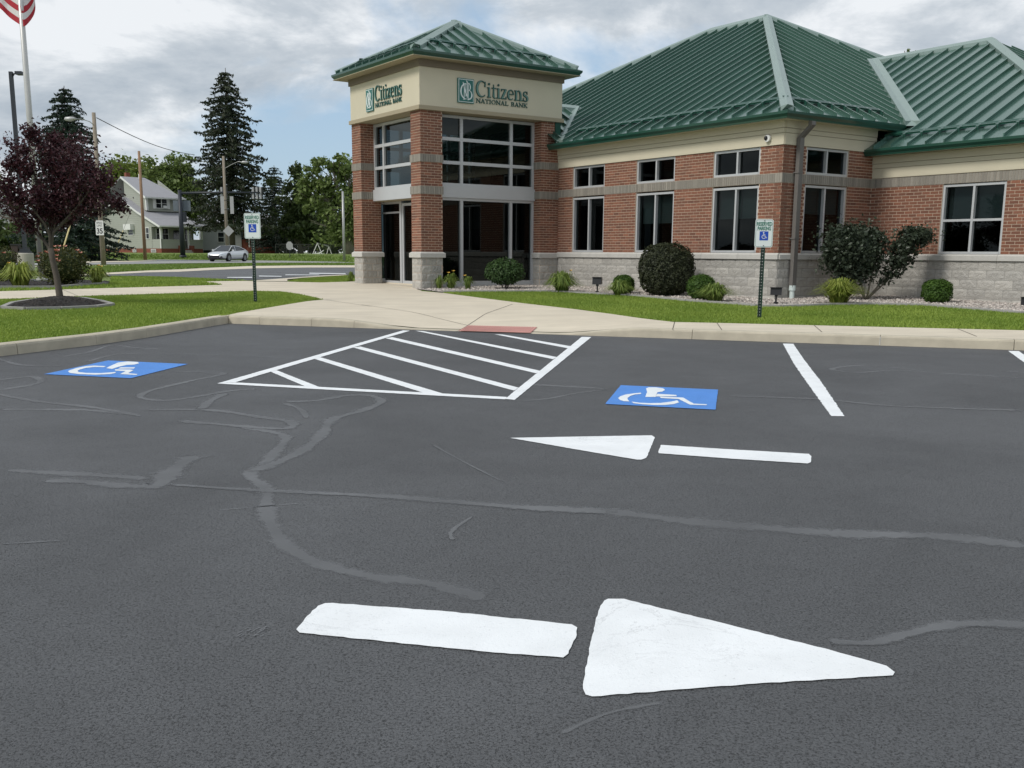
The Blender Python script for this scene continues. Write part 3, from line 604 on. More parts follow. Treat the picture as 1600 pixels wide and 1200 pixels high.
def chips(name, n, sampler, size, mtl, parent, flat=.4):
    m = MB()
    for _ in range(n):
        p = sampler(); s = size*random.uniform(.6, 1.4); a = random.random()*6.3; ca, sa = math.cos(a), math.sin(a); l = s; w = s*random.uniform(.3, .7) if flat < .5 else s*random.uniform(.55, .9); h = s*flat*random.uniform(.6, 1.2)
        tl = random.uniform(-.4, .4)
        q = [(-l, 0, 0), (0, -w, 0), (l, 0, l*tl), (0, w, 0), (0, 0, h)]
        q = [(p.x+x*ca-y*sa, p.y+x*sa+y*ca, p.z+z) for x, y, z in q]
        m.add(q, [(0, 1, 4), (1, 2, 4), (2, 3, 4), (3, 0, 4)], tone=random.random())
    return m.build(name, mtl, parent, fixn=False, kind='stuff')
def smp_mulch():
    k = math.sqrt(random.random())*.97; q = mc.lerp(loop_pt(mul, random.random()), k); return gz(q, .012+.13*(1-k*k))
chips('mulch_chips', 2600, smp_mulch, .03, MT['mulchp'], bed, .3)
def edging(name, pts, closed, parent=None, w=.09, h=.05):
    P = [Vector(p) for p in pts]; n = len(P); cnt = n if closed else n-1; objs = []
    for i in range(cnt):
        a, b_ = P[i], P[(i+1) % n]; L_ = (b_-a).length; k = max(1, round(L_/1.1))
        for j in range(k):
            p, q = a.lerp(b_, j/k), a.lerp(b_, (j+1)/k); d = (q-p).normalized(); nn = Vector((-d.y, d.x, 0))*w/2; p = p+d*.006; q = q-d*.006
            m = MB(); c = [p+nn, p-nn, q-nn, q+nn]; lo = [gz(v, -.05) for v in c]; hi = [gz(v, h) for v in c]
            m.add(lo+hi, [(4, 5, 6, 7), (0, 1, 5, 4), (1, 2, 6, 5), (2, 3, 7, 6), (3, 0, 4, 7)]); objs.append(m.build('edging_piece', MT['edging'], parent))
    return objs
edging('mulch_edging', mul, True, bed)
# gravel bed along the bank
gb = [onG(*q) for q in [(651, 452), (692, 457), (740, 456.6), (836, 456), (860, 456.3), (931, 460), (995, 463.5), (1074, 471.2), (1154, 476.7), (1183, 479.2), (1220, 479.8), (1260, 478.8), (1303, 477), (1362, 476.4), (1445, 478), (1505, 483), (1600, 490.5), (1680, 497)]]
BK = Vector((5.775, 22.296, 0)); RZ = math.radians(-55.75); E1 = Vector((math.cos(RZ), math.sin(RZ), 0)); E2 = Vector((-math.sin(RZ), math.cos(RZ), 0))
def BW(a, b_, z=0): return BK+E1*a+E2*b_+Vector((0, 0, z))
gpoly = gb+[BW(6.5, 3.1), BW(0, 3.1), BW(0, 0), BW(-8.3, 0), BW(-8.3, -3.9), BW(-8.5, -4.35)]
gbed = flat_poly('gravel_bed', [(p.x, p.y) for p in gpoly], 0, MT['gravelbed'], grid=.5, fn=zt, off=.008, kind='structure')
edging('bed_edging', gb[1:], False, gbed, w=.12, h=.045)
from mathutils.geometry import intersect_point_tri_2d
def in_poly(x, y, P):
    c = False; n = len(P); j = n-1
    for i in range(n):
        if (P[i].y > y) != (P[j].y > y) and x < (P[j].x-P[i].x)*(y-P[i].y)/(P[j].y-P[i].y)+P[i].x: c = not c
        j = i
    return c
def poly_sampler(P, off=.01):
    xs = [p.x for p in P]; ys = [p.y for p in P]
    def f():
        while True:
            x, y = random.uniform(min(xs), max(xs)), random.uniform(min(ys), max(ys))
            if in_poly(x, y, P): return Vector((x, y, zt(x, y)+off))
    return f
chips('gravel_stones', 9000, poly_sampler(gpoly), .032, MT['pebble'], gbed, .7)
gl = [onG(*q) for q in [(449, 440.3), (470, 436.2), (505, 433.6), (541, 431.3), (556, 431), (556, 439.5), (501, 441.6)]]
# left planting bed behind the walk
lb = [onG(*q) for q in [(-60, 450.5), (0, 449.7), (90, 449.5), (130, 446), (167, 443.8), (172, 440), (120, 437), (0, 436), (-60, 437)]]
lbed = flat_poly('planting_bed', [(p.x, p.y) for p in lb], 0, MT['mulch'], grid=.8, fn=zt, off=.01, kind='structure')
edging('planting_edging', lb[:5], False, lbed)
chips('mulch_chips', 1500, poly_sampler(lb), .04, MT['mulchp'], lbed, .3)
# ------------------------------------------------------------------ grass blades on the near lawns
def blades(name, P, dens, h, mtl, w=.012):
    P = list(P); xs = [p.x for p in P]; ys = [p.y for p in P]; A = 0
    for i in range(len(P)): a, c = P[i], P[(i+1) % len(P)]; A += a.x*c.y-c.x*a.y
    n = int(abs(A)/2*dens); f = poly_sampler(P, 0); V = []; T = []; k = 0
    zc_ = {}
    for _ in range(n):
        x = y = 0
        while True:
            x, y = random.uniform(min(xs), max(xs)), random.uniform(min(ys), max(ys))
            if in_poly(x, y, P): break
        key = (int(x*4), int(y*4))
        if key not in zc_: zc_[key] = zt(key[0]/4+.125, key[1]/4+.125)
        z = zc_[key]-.012
        a = random.random()*6.28; ca, sa = math.cos(a)*w, math.sin(a)*w; hh = h*random.uniform(.55, 1.2); lx, ly = random.uniform(-.6, .6)*hh, random.uniform(-.6, .6)*hh
        V += [x-ca, y-sa, z, x+ca, y+sa, z, x+lx, y+ly, z+hh]; pt = .5+.35*math.sin(x*1.9+y*.7)*math.sin(y*1.3-x*.5)
        T.append(min(1, max(0, .5*pt+.5*random.random())))
    me = bpy.data.meshes.new(name); me.vertices.add(3*n); me.vertices.foreach_set('co', V); me.loops.add(3*n); me.loops.foreach_set('vertex_index', list(range(3*n)))
    me.polygons.add(n); me.polygons.foreach_set('loop_start', list(range(0, 3*n, 3))); me.update(calc_edges=True)
    at_ = me.attributes.new('tone', 'FLOAT', 'FACE'); at_.data.foreach_set('value', T); me.materials.append(mtl)
    o = link(name, me); tag(o, None, None, kind='stuff'); return o
Ledge = [p.copy() for p in offset_poly(EDGE_L, .17)]
lawnL = [p for p in Ledge[1:]]+[onG(345.6, 493.5)]+list(reversed(wl))
lawnL = [Ledge[1]+l0*5]+[p for p in Ledge[1:-1]]+[onG(346, 495)]+[q for q in reversed(wl[:-1])]
g1 = blades('lawn_grass', lawnL, 1900, .042, MT['lawn']); tag(g1, 'mown lawn left of the walkway around the plum tree', 'grass')
lawnR = wr[:-1][::-1]; lawnR = [onG(692, 457.6)]+gb[2:17]+[onG(1640, 494), onG(1640, 518.0)]+wr[0:11]
g2 = blades('lawn_grass', lawnR, 1900, .045, MT['lawn']); tag(g2, 'mown lawn strip between the walkway and the gravel bed', 'grass')
lawnM = [onG(*q) for q in [(-60, 451.3), (0, 450.5), (90, 450.2), (130, 446.8), (172, 444), (175, 432), (280, 434), (385, 438.5), (312, 440.3), (347, 445.2), (280, 447), (150, 450.8), (0, 455), (-60, 457)]]
g3 = blades('lawn_grass', lawnM, 420, .06, MT['lawn'], .022); tag(g3, 'lawn between the far side of the walkway and the rear lot', 'grass')
g4 = blades('lawn_grass', gl, 900, .06, MT['lawn'], .015); tag(g4, 'small grass wedge left of the bank entrance', 'grass')
lawnF = [onG(*q) for q in [(120, 417.5), (200, 415.5), (290, 413.6), (440, 412), (553, 411.8), (553, 414.8), (480, 414.8), (392, 415.8), (280, 421), (160, 427), (120, 429)]]
g5 = blades('lawn_grass', lawnF, 60, .12, MT['lawn2'], .05); tag(g5, 'grass verge between the rear lot and the street', 'grass')
lawnG = [onG(*q) for q in [(100, 404), (225, 404.5), (250, 405), (300, 405.8), (440, 407), (552, 409.3), (552, 400.5), (430, 398.5), (320, 398), (190, 398), (100, 399)]]
g6 = blades('lawn_grass', lawnG, 22, .16, MT['lawn2'], .08); tag(g6, 'front lawn of the houses across the street', 'grass')
# ================================================================== BANK
bank = thing('bank_building', 'red brick bank with green standing seam roofs and a glazed corner tower', 'building', BK, RZ)
def Mx(face, const):
    if face == '-y': return lambda u, d, z: (u, const-d, z)
    if face == '+y': return lambda u, d, z: (u, const+d, z)
    if face == '+x': return lambda u, d, z: (const+d, u, z)
    if face == '-x': return lambda u, d, z: (const-d, u, z)
def mbox(m, M, u0, u1, d0, d1, z0, z1, mi=0, tone=None):
    c = [M(u, d, z) for z in (z0, z1) for u, d in ((u0, d0), (u1, d0), (u1, d1), (u0, d1))]
    m.add(c, [(0, 3, 2, 1), (4, 5, 6, 7), (0, 1, 5, 4), (1, 2, 6, 5), (2, 3, 7, 6), (3, 0, 4, 7)], mi, tone)
BRICKS = []      # (distance, parent, M, u0, u1, z0, z1, face)
BM, BG, CH, BP = .2032, .013, .068, .006
def bricks_zone(parent, joined, M, face, ua, ub, z0, z1, holes, n, par=0):
    h = (z1-z0)/n
    for i in range(n):
        za, zb = z0+i*h, z0+(i+1)*h; zm = (za+zb)/2
        segs = [(ua, ub)]
        for hu0, hu1, hz0, hz1 in holes:
            if hz0 < zm < hz1:
                ns = []
                for a, b_ in segs:
                    if hu0 <= a and hu1 >= b_: continue
                    if hu1 <= a or hu0 >= b_: ns.append((a, b_)); continue
                    if hu0 > a: ns.append((a, hu0))
                    if hu1 < b_: ns.append((hu1, b_))
                segs = ns
        off = ((i+par) % 2)*BM/2
        for a, b_ in segs:
            k = math.floor((a-ua-off)/BM)
            u = ua+off+k*BM
            while u < b_-.01:
                x0, x1 = max(u, a), min(u+BM, b_)
                e0 = x0 if x0 == a and a in (ua,) else x0+BG/2; e1 = x1 if x1 == b_ and b_ == ub else x1-BG/2
                if e1-e0 > .03:
                    c = Vector(M((e0+e1)/2, 0, zm)); w_ = BK+E1*c.x+E2*c.y; w_.z = c.z
                    BRICKS.append(((w_-O).length, parent, joined, M, e0, e1, za+BG/2, zb-BG/2, face, (x1-x0) > .2))
                u += BM
def soldiers(m, M, ua, ub, z0, z1, proud=.012):
    n = max(1, round((ub-ua)/.0677)); w = (ub-ua)/n
    for i in range(n): mbox(m, M, ua+i*w+.0045*(i > 0), ua+(i+1)*w-.0045*(i < n-1), -.005, proud, z0+.005, z1-.005, 0, random.random())
def slab(m, M, ua, ub, za, zb, holes, d0=-.2, d1=0.0, mi=0):
    us = sorted({ua, ub}|{x for h in holes for x in h[:2] if ua < x < ub}); zs = sorted({za, zb}|{x for h in holes for x in h[2:] if za < x < zb})
    for a, b_ in zip(us[:-1], us[1:]):
        run = None
        for c, d in zip(zs[:-1], zs[1:]):
            um, zm = (a+b_)/2, (c+d)/2
            solid = not any(h[0] < um < h[1] and h[2] < zm < h[3] for h in holes)
            if solid: run = (run[0], d) if run else (c, d)
            if (not solid or d == zs[-1]) and run: mbox(m, M, a, b_, d0, d1, run[0], run[1], mi); run = None
# split-face block meshes
def block_mesh(seed, w=.3905, h=.1905):
    rnd = random.Random(seed); nx, nz_ = 9, 5; vs = []; fs = []
    for j in range(nz_):
        for i in range(nx):
            e = (i in (0, nx-1)) or (j in (0, nz_-1)); x = w*i/(nx-1); z = h*j/(nz_-1)
            vs.append((x, -(.004 if e else rnd.uniform(.006, .018)), z))
    for j in range(nz_-1):
        for i in range(nx-1): a = j*nx+i; fs.append((a, a+1, a+nx+1, a+nx) if rnd.random() < .5 else (a, a+1, a+nx+1, a+nx))
    n = len(vs); vs += [(0, .02, 0), (w, .02, 0), (w, .02, h), (0, .02, h)]
    bot = list(range(nx)); top = [(nz_-1)*nx+i for i in range(nx)]; lef = [j*nx for j in range(nz_)]; rig = [j*nx+nx-1 for j in range(nz_)]
    fs += [tuple(bot[::-1])+(n, n+1), tuple(top)+(n+2, n+3), tuple(lef)+(n+3, n), tuple(rig[::-1])+(n+1, n+2)]
    me = bpy.data.meshes.new('block'); me.from_pydata(vs, [], fs); me.materials.append(MT['block']); me.update()
    b = bmesh.new(); b.from_mesh(me); bmesh.ops.triangulate(b, faces=[f for f in b.faces if len(f.verts) == 4 and abs(f.normal.y) > .5]); bmesh.ops.recalc_face_normals(b, faces=b.faces); b.to_mesh(me); b.free(); return me
BLK = [block_mesh(i) for i in range(5)]
def orient(o, face):
    o.rotation_euler = (0, 0, {'-y': 0, '+x': math.pi/2, '+y': math.pi, '-x': -math.pi/2}[face])
def blocks(parent, M, face, ua, ub, ztop, n, par=0, h=.2, mod=.4, flip=False):
    for i in range(n):
        z0 = ztop-(i+1)*h; off = ((i+par) % 2)*mod/2; k = -1
        u = ua+off-mod
        while u < ub-.01:
            x0, x1 = max(u, ua), min(u+mod, ub)
            if x1-x0 > .05:
                me = random.choice(BLK); start = x0+.005 if face in ('-y', '+x') else x1-.005
                o = link('block', me, parent); o.location = M(start, 0, z0+.005); orient(o, face); o.scale = ((x1-x0-.009)/.3905, 1, (h-.009)/.1905)
            u += mod
def caps(parent, M, ua, ub, z0, z1, mod=1.2, proud=.055, e0=0, e1=0):
    n = max(1, round((ub-ua)/mod)); w = (ub-ua)/n
    for i in range(n):
        a = ua+i*w+(.003 if i else -e0); b_ = ua+(i+1)*w-(.003 if i < n-1 else -e1); m = MB()
        c = [M(u, d, z) for u in (a, b_) for d, z in ((-.02, z0), (proud, z0), (proud, z1-.035), (0.012, z1), (-.02, z1))]
        m.add(c, [(0, 1, 2, 3, 4), (9, 8, 7, 6, 5)]+[(k, 5+k, 5+(k+1) % 5, (k+1) % 5) for k in range(5)]); m.build('cap_stone', MT['cap'], parent)
def window(parent, M, u0, u1, z0, z1, verts=(), hors=(), fw=.05, d0=-.15, d1=-.02, shade=None, glass='glass', pane_d=-.10, mw=.05):
    m = MB()
    mbox(m, M, u0, u0+fw, d0, d1, z0, z1); mbox(m, M, u1-fw, u1, d0, d1, z0, z1)
    mbox(m, M, u0+fw, u1-fw, d0, d1, z1-fw, z1); mbox(m, M, u0+fw, u1-fw, d0, d1+.012, z0, z0+fw)
    us = [u0+fw]+[v for v in verts for v in (v-mw/2, v+mw/2)]+[u1-fw]; zs = [z0+fw]+[v for h in hors for v in (h-mw/2, h+mw/2)]+[z1-fw]
    for v in verts: mbox(m, M, v-mw/2, v+mw/2, d0+.02, d1-.004, z0+fw, z1-fw)
    for h in hors:
        for a, b_ in zip(us[::2], us[1::2]): mbox(m, M, a, b_, d0+.02, d1-.008, h-mw/2, h+mw/2)
    w = m.build('window', MT['alum'], parent)
    for a, b_ in zip(us[::2], us[1::2]):
        for c, d in zip(zs[::2], zs[1::2]):
            g = MB(); q = [M(a-.01, pane_d, c-.01), M(b_+.01, pane_d, c-.01), M(b_+.01, pane_d, d+.01), M(a-.01, pane_d, d+.01)]
            g.add(q, [(0, 1, 2, 3)]); g.build('pane', MT[glass], w, fixn=False)
    if shade:
        for a, b_ in zip(us[::2], us[1::2]):
            g = MB(); mbox(g, M, a-.02, b_+.02, -.24, -.236, shade, z1-.03); mbox(g, M, a-.02, b_+.02, -.25, -.225, shade-.03, shade); g.build('roller_shade', MT['shade'], w)
    return w
def fascia(parent, M, ua, ub, zs, eu0=0, eu1=0):
    k = 0
    for a, b_ in zip(zs[:-1], zs[1:]):
        m = MB(); p = .03+.014*k; mbox(m, M, ua-(eu0*p), ub+(eu1*p), -.03, p, a+(.004 if k else 0), b_-.004); m.build('fascia_board', MT['stucco'], parent); k += 1
SILL0, SILL1, BD0, BD1 = 1.165, 1.30, 2.797, 3.0
def make_wall(name, face, const, ua, ub, windows, ztop, fz, upper=True, e0=0, e1=0, nblk=5, capmod=1.2, bandwide=None, par=0):
    M = Mx(face, const); m = MB(); holes = [(w[0], w[1], w[2], w[3]) for w in windows]
    slab(m, M, ua, ub, .0, ztop, holes)
    wall = m.build(name, MT['mortar'], bank)
    m = MB(); slab(m, M, ua+.02, ub-.02, .05, ztop-.02, holes, -.212, -.2005); m.build('dark_room_sheet', MT['dark'], wall)  # black sheet inside the wall, painted-in room darkness behind the windows
    j1 = bricks_zone(wall, None, M, face, ua-e0, ub+e1, SILL1, BD0, holes, 22, par)
    if upper: bricks_zone(wall, None, M, face, ua-e0, ub+e1, BD1, fz[0], holes, 9, par)
    s = MB(); soldiers(s, M, ua-e0, ub+e1, BD0, BD1); s.build('soldier_course', MT['gbrick'], wall, kind='stuff')
    s = MB(); mbox(s, M, ua, ub, 0, .004, BD0, BD1); s.build('band_mortar', MT['gmortar'], wall)
    s = MB(); mbox(s, M, ua, ub, 0, .003, 0.0, SILL0); s.build('block_mortar', MT['blockmortar'], wall)
    blocks(wall, M, face, ua, ub, SILL0, nblk, par); caps(wall, M, ua, ub, SILL0, SILL1, capmod, e0=e0*5.5, e1=e1*5.5)
    fascia(wall, M, ua, ub, fz, e0*100 if e0 else 0, e1*100 if e1 else 0)
    for w in windows: window(wall, M, w[0]+.004, w[1]-.004, w[2]+.006, w[3]-w[4], verts=w[5], hors=w[6], shade=w[7])
    return wall
def Wn(u0, u1, z0, z1, top, v, h=(), sh=None): return (u0, u1, z0, z1, top, v, h, sh)
wf = []
for (a, b_, c, sh) in ((-2.06, -.645, -1.345, 2.1), (-4.745, -3.345, -4.04, 2.05), (-7.375, -6.01, -6.69, None)):
    wf += [Wn(a, b_, 1.30, BD0, .035, (c,), (), sh), Wn(a, b_, BD1, 3.59, .008, (c,))]
MF = make_wall('front_wall', '-y', 0.0, -8.04, 0.0, wf, 4.15, (3.59, 3.83, 3.93, 4.10), e1=.006)
MS = make_wall('side_wall', '+x', 0.0, 0.0, 3.084, [Wn(.75, 2.18, 1.30, BD0, .02, (1.465,), (), 2.2), Wn(.75, 2.18, BD1, 3.59, .008, (1.465,))], 4.15, (3.59, 3.83, 3.93, 4.10), par=1)
MW = make_wall('wing_wall', '-y', 3.084, 0.0, 4.85, [Wn(1.82, 3.265, 1.30, BD0, .015, (2.54,), (2.02,), 2.06)], 3.6, (3.01, 3.23, 3.33, 3.50), upper=False, capmod=1.6)
# hidden outer walls so the block is closed
m = MB()
for a, b_ in (((-17.6, .2, 0), (-17.4, 15.2, 4.15)), ((-17.4, 15.0, 0), (0, 15.2, 4.15)), ((-17.4, 0.0, 0), (-12.03, .2, 4.15)), ((4.65, 3.29, 0), (4.85, 14.3, 3.6)), ((0.01, 14.1, 0), (4.6, 14.3, 3.6)), ((-.2, 14.2, 0), (0.005, 14.9, 3.6))): m.box(a, b_)
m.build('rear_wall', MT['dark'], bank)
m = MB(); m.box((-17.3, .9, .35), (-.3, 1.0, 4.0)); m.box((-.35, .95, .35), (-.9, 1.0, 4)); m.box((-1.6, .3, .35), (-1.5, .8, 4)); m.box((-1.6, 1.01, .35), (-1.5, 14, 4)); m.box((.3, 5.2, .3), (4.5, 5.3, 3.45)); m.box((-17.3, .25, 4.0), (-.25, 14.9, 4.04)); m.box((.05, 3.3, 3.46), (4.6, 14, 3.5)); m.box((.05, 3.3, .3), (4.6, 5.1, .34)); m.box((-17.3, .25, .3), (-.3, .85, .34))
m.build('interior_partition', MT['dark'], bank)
# ------------------------------------------------------------------ tower
TC = (2.745, 2.95, 3.545, 3.74, 4.815)
def column(x0, x1, y0, y1, faces, cut=None):
    m = MB(); m.box((x0, y0, 0), (x1, y1, TC[4])); c = m.build('brick_column', MT['mortar'], bank)
    m2 = MB(); g = MB()
    for face in faces:
        if face in ('-y', '+y'): const = y0 if face == '-y' else y1; ua, ub, e = x0, x1, .006
        else: const = x1 if face == '+x' else x0; ua, ub, e = y0, y1, -.001
        M = Mx(face, const); P = 0 if face in ('-y', '+y') else 1
        bricks_zone(c, None, M, face, ua-e, ub+e, 1.28, TC[0], [], 22, P); bricks_zone(c, None, M, face, ua-e, ub+e, TC[1], TC[2], [], 9, P); bricks_zone(c, None, M, face, ua-e, ub+e, TC[3], TC[4], [], 16, P)
        for a, b_ in ((TC[0], TC[1]), (TC[2], TC[3])):
            soldiers(m2, M, ua-(.025 if e > 0 else 0), ub+(.025 if e > 0 else 0), a, b_, .025)
        blocks(c, M, face, ua-.002, ub+.002, 1.135, 5, P, mod=.3)
    m2.build('soldier_course', MT['gbrick'], c, kind='stuff')
    # cap stone ring
    k = MB(); a0, a1, b0, b1 = x0-.06, x1+.06, y0-.06, y1+.06; i = .05
    k.add([(a0, b0, 1.135), (a1, b0, 1.135), (a1, b1, 1.135), (a0, b1, 1.135), (a0, b0, 1.245), (a1, b0, 1.245), (a1, b1, 1.245), (a0, b1, 1.245), (a0+i, b0+i, 1.28), (a1-i, b0+i, 1.28), (a1-i, b1-i, 1.28), (a0+i, b1-i, 1.28)],
          [(0, 3, 2, 1), (8, 9, 10, 11)]+[(j, (j+1) % 4, 4+(j+1) % 4, 4+j) for j in range(4)]+[(4+j, 4+(j+1) % 4, 8+(j+1) % 4, 8+j) for j in range(4)])
    k.build('cap_stone', MT['cap'], c); return c
column(-8.54, -8.04, -4.39, -3.755, ('-y', '+x', '-x', '+y'))
column(-12.03, -11.48, -4.39, -3.79, ('-y', '+x', '-x'))
column(-8.5, -8.04, -.607, -.001, ('-y', '+x'))
column(-12.03, -11.48, -.6, -.001, ('-y', '-x'))
def curtain(M, u0, u1, vs, z_bot, door=False, fl=.08):
    for ro, (za, zb, hors) in enumerate(((3.005, 4.80, (3.60, 4.20)), (z_bot, 2.70, ()))):
        if ro and door: continue
        w = window(bank, M, u0, u1, za, zb, verts=vs, hors=hors, fw=.07, d0=-.12, d1=0.0, glass='glassd', pane_d=-.06, mw=.085)
        w.name = 'curtain_window' if ro == 0 else 'storefront_window'
    m = MB(); mbox(m, M, u0, u1, -.10, .05, 2.70, 3.005); m.build('transom_panel', MT['alum'], bank)
curtain(Mx('+x', -8.36), -3.755, -.607, (-2.965, -1.375), .44)
m = MB(); m.box((-8.50, -3.755, .30), (-8.33, -.607, .44)); m.build('storefront_sill', MT['alum'], bank)
curtain(Mx('-y', -3.99), -11.48, -8.54, (-10.90, -9.15), .44, door=True)
curtain(Mx('-x', -11.75), -3.79, -.6, (-3.0, -1.4), .44)
m = MB(); m.box((-11.48, -3.985, 2.68), (-8.54, -3.785, 2.70)); m.box((-12.0, -3.785, 2.68), (-8.54, -3.63, 2.70)); m.build('entry_soffit', MT['trim'], bank)
# entrance doors
Md = Mx('-y', -3.62)
w = window(bank, Md, -12.0, -10.62, .40, 2.68, (), (2.38,), fw=.06, d0=-.08, d1=0, glass='glassd', pane_d=-.04); w.name = 'entrance_sidelight'
m = MB(); mbox(m, Md, -10.62, -10.54, -.1, .02, .36, 2.68); m.build('door_post', MT['alum'], bank)
for a, b_ in ((-10.54, -9.62), (-9.60, -8.68)):
    w = window(bank, Md, a, b_, .40, 2.62, (), (), fw=.075, d0=-.07, d1=-.01, glass='glassd', pane_d=-.04); w.name = 'entrance_door'
    h = MB(); h.tube([Md(b_-.12 if a < -10 else a+.12, .045, 1.1), Md(b_-.12 if a < -10 else a+.12, .045, 1.7)], .015); h.build('handle', MT['steel'], w)
m = MB(); m.box((-12.0, -3.66, .2), (-8.54, -3.5, .40)); m.box((-12.0, -4.36, .2), (-8.3, -.02, .36)); m.build('tower_floor', MT['conc'], bank)
m = MB(); m.box((-12.0, -.03, .36), (-8.5, -.002, 4.81)); m.box((-11.7, -3.61, .41), (-11.6, -.7, 2.69)); m.box((-8.54, -.65, .37), (-8.5, -.6, 2.7)); m.box((-9.2, -3.6, .37), (-9.1, -.7, 2.7)); m.box((-11.4, -3.0, .37), (-9.3, -2.9, 2.7)); m.build('tower_dark_backing', MT['dark'], bank)  # back wall plus black partitions added to make the lower glass read dark
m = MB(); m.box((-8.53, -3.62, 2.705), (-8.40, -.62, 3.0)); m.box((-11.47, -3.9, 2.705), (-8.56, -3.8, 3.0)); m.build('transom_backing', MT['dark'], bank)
m = MB(); m.box((-12.03, -4.39, 4.815), (-8.04, -.0, 4.85)); m.build('tower_ceiling', MT['trim'], bank)
X0, X1, Y0, Y1 = -12.0, -7.99, -4.43, .05
def ringbox(name, p, z0, z1, mt, t=.12):
    m = MB(); a0, a1, b0, b1 = X0-p, X1+p, Y0-p, Y1+p
    m.box((a0, b0, z0), (a1, b0+t, z1)); m.box((a0, b1-t, z0), (a1, b1, z1)); m.box((a0, b0+t, z0), (a0+t, b1-t, z1)); m.box((a1-t, b0+t, z0), (a1, b1-t, z1)); return m.build(name, MT[mt], bank)
ringbox('fascia_trim', .045, 4.82, 4.92, 'trim'); ringbox('tower_fascia', 0, 4.92, 5.855, 'stucco'); ringbox('frieze', .04, 5.855, 6.03, 'taupe', .15)
OV = .36
m = MB(); m.box((X0-OV, Y0-OV, 6.03), (X1+OV, Y1+OV, 6.045)); m.build('tower_soffit', MT['trim'], bank)
def gutter(name, path, prof, closed=False, mtl='gutter', parent=None):
    """path of plan points, outward side on the right of travel; prof (d, z)"""
    n = len(path); P = [Vector((p[0], p[1], 0)) for p in path]; m = MB(); vs = []; K = len(prof)
    for i in range(n):
        if closed or 0 < i < n-1:
            d0 = (P[i]-P[i-1]).normalized(); d1 = (P[(i+1) % n]-P[i]).normalized()
        else: d0 = d1 = (P[1]-P[0]).normalized() if i == 0 else (P[-1]-P[-2]).normalized()
        n0 = Vector((d0.y, -d0.x, 0)); n1 = Vector((d1.y, -d1.x, 0)); mm = (n0+n1); mm = mm/mm.length; k = 1/max(.3, mm.dot(n0))
        for d, z in prof: vs.append(P[i]+mm*d*k+Vector((0, 0, z)))
    fs = [(i*K+k, ((i+1) % n)*K+k, ((i+1) % n)*K+(k+1) % K, i*K+(k+1) % K) for i in range(n if closed else n-1) for k in range(K)]
    if not closed: fs += [tuple(range(K)), tuple((n-1)*K+k for k in reversed(range(K)))]
    m.add(vs, fs); return m.build(name, MT[mtl], parent or bank)
def gprof(z): return [(0, z), (.075, z), (.085, z+.035), (.13, z+.09), (.135, z+.14), (.12, z+.145), (.118, z+.10), (0.0, z+.10)]
TG = [(X0-OV+.1, Y0-OV+.1), (X1+OV-.1, Y0-OV+.1), (X1+OV-.1, Y1+OV-.1), (X0-OV+.1, Y1+OV-.1)]
gutter('gutter', TG, gprof(6.035), True)
gutter('gutter', [(-8.04, -.29), (.29, -.29), (.29, 3.62)], gprof(4.07))
gutter('gutter', [(-.02, 2.80), (5.13, 2.80), (5.13, 14.7)], gprof(3.49))
m = MB(); m.box((-8.03, -.29, 4.085), (.29, -.045, 4.10)); m.box((.045, -.29, 4.086), (.29, 3.6, 4.101)); m.box((.0, 2.80, 3.505), (4.85, 3.04, 3.52)); m.box((4.85, 2.8, 3.505), (5.13, 14.7, 3.52)); m.build('eave_soffit', MT['stucco'], bank)
m = MB(); m.box((-8.035, -.16, 4.21), (-7.995, .02, 4.815)); m.build('corner_flashing', MT['gutter'], bank)
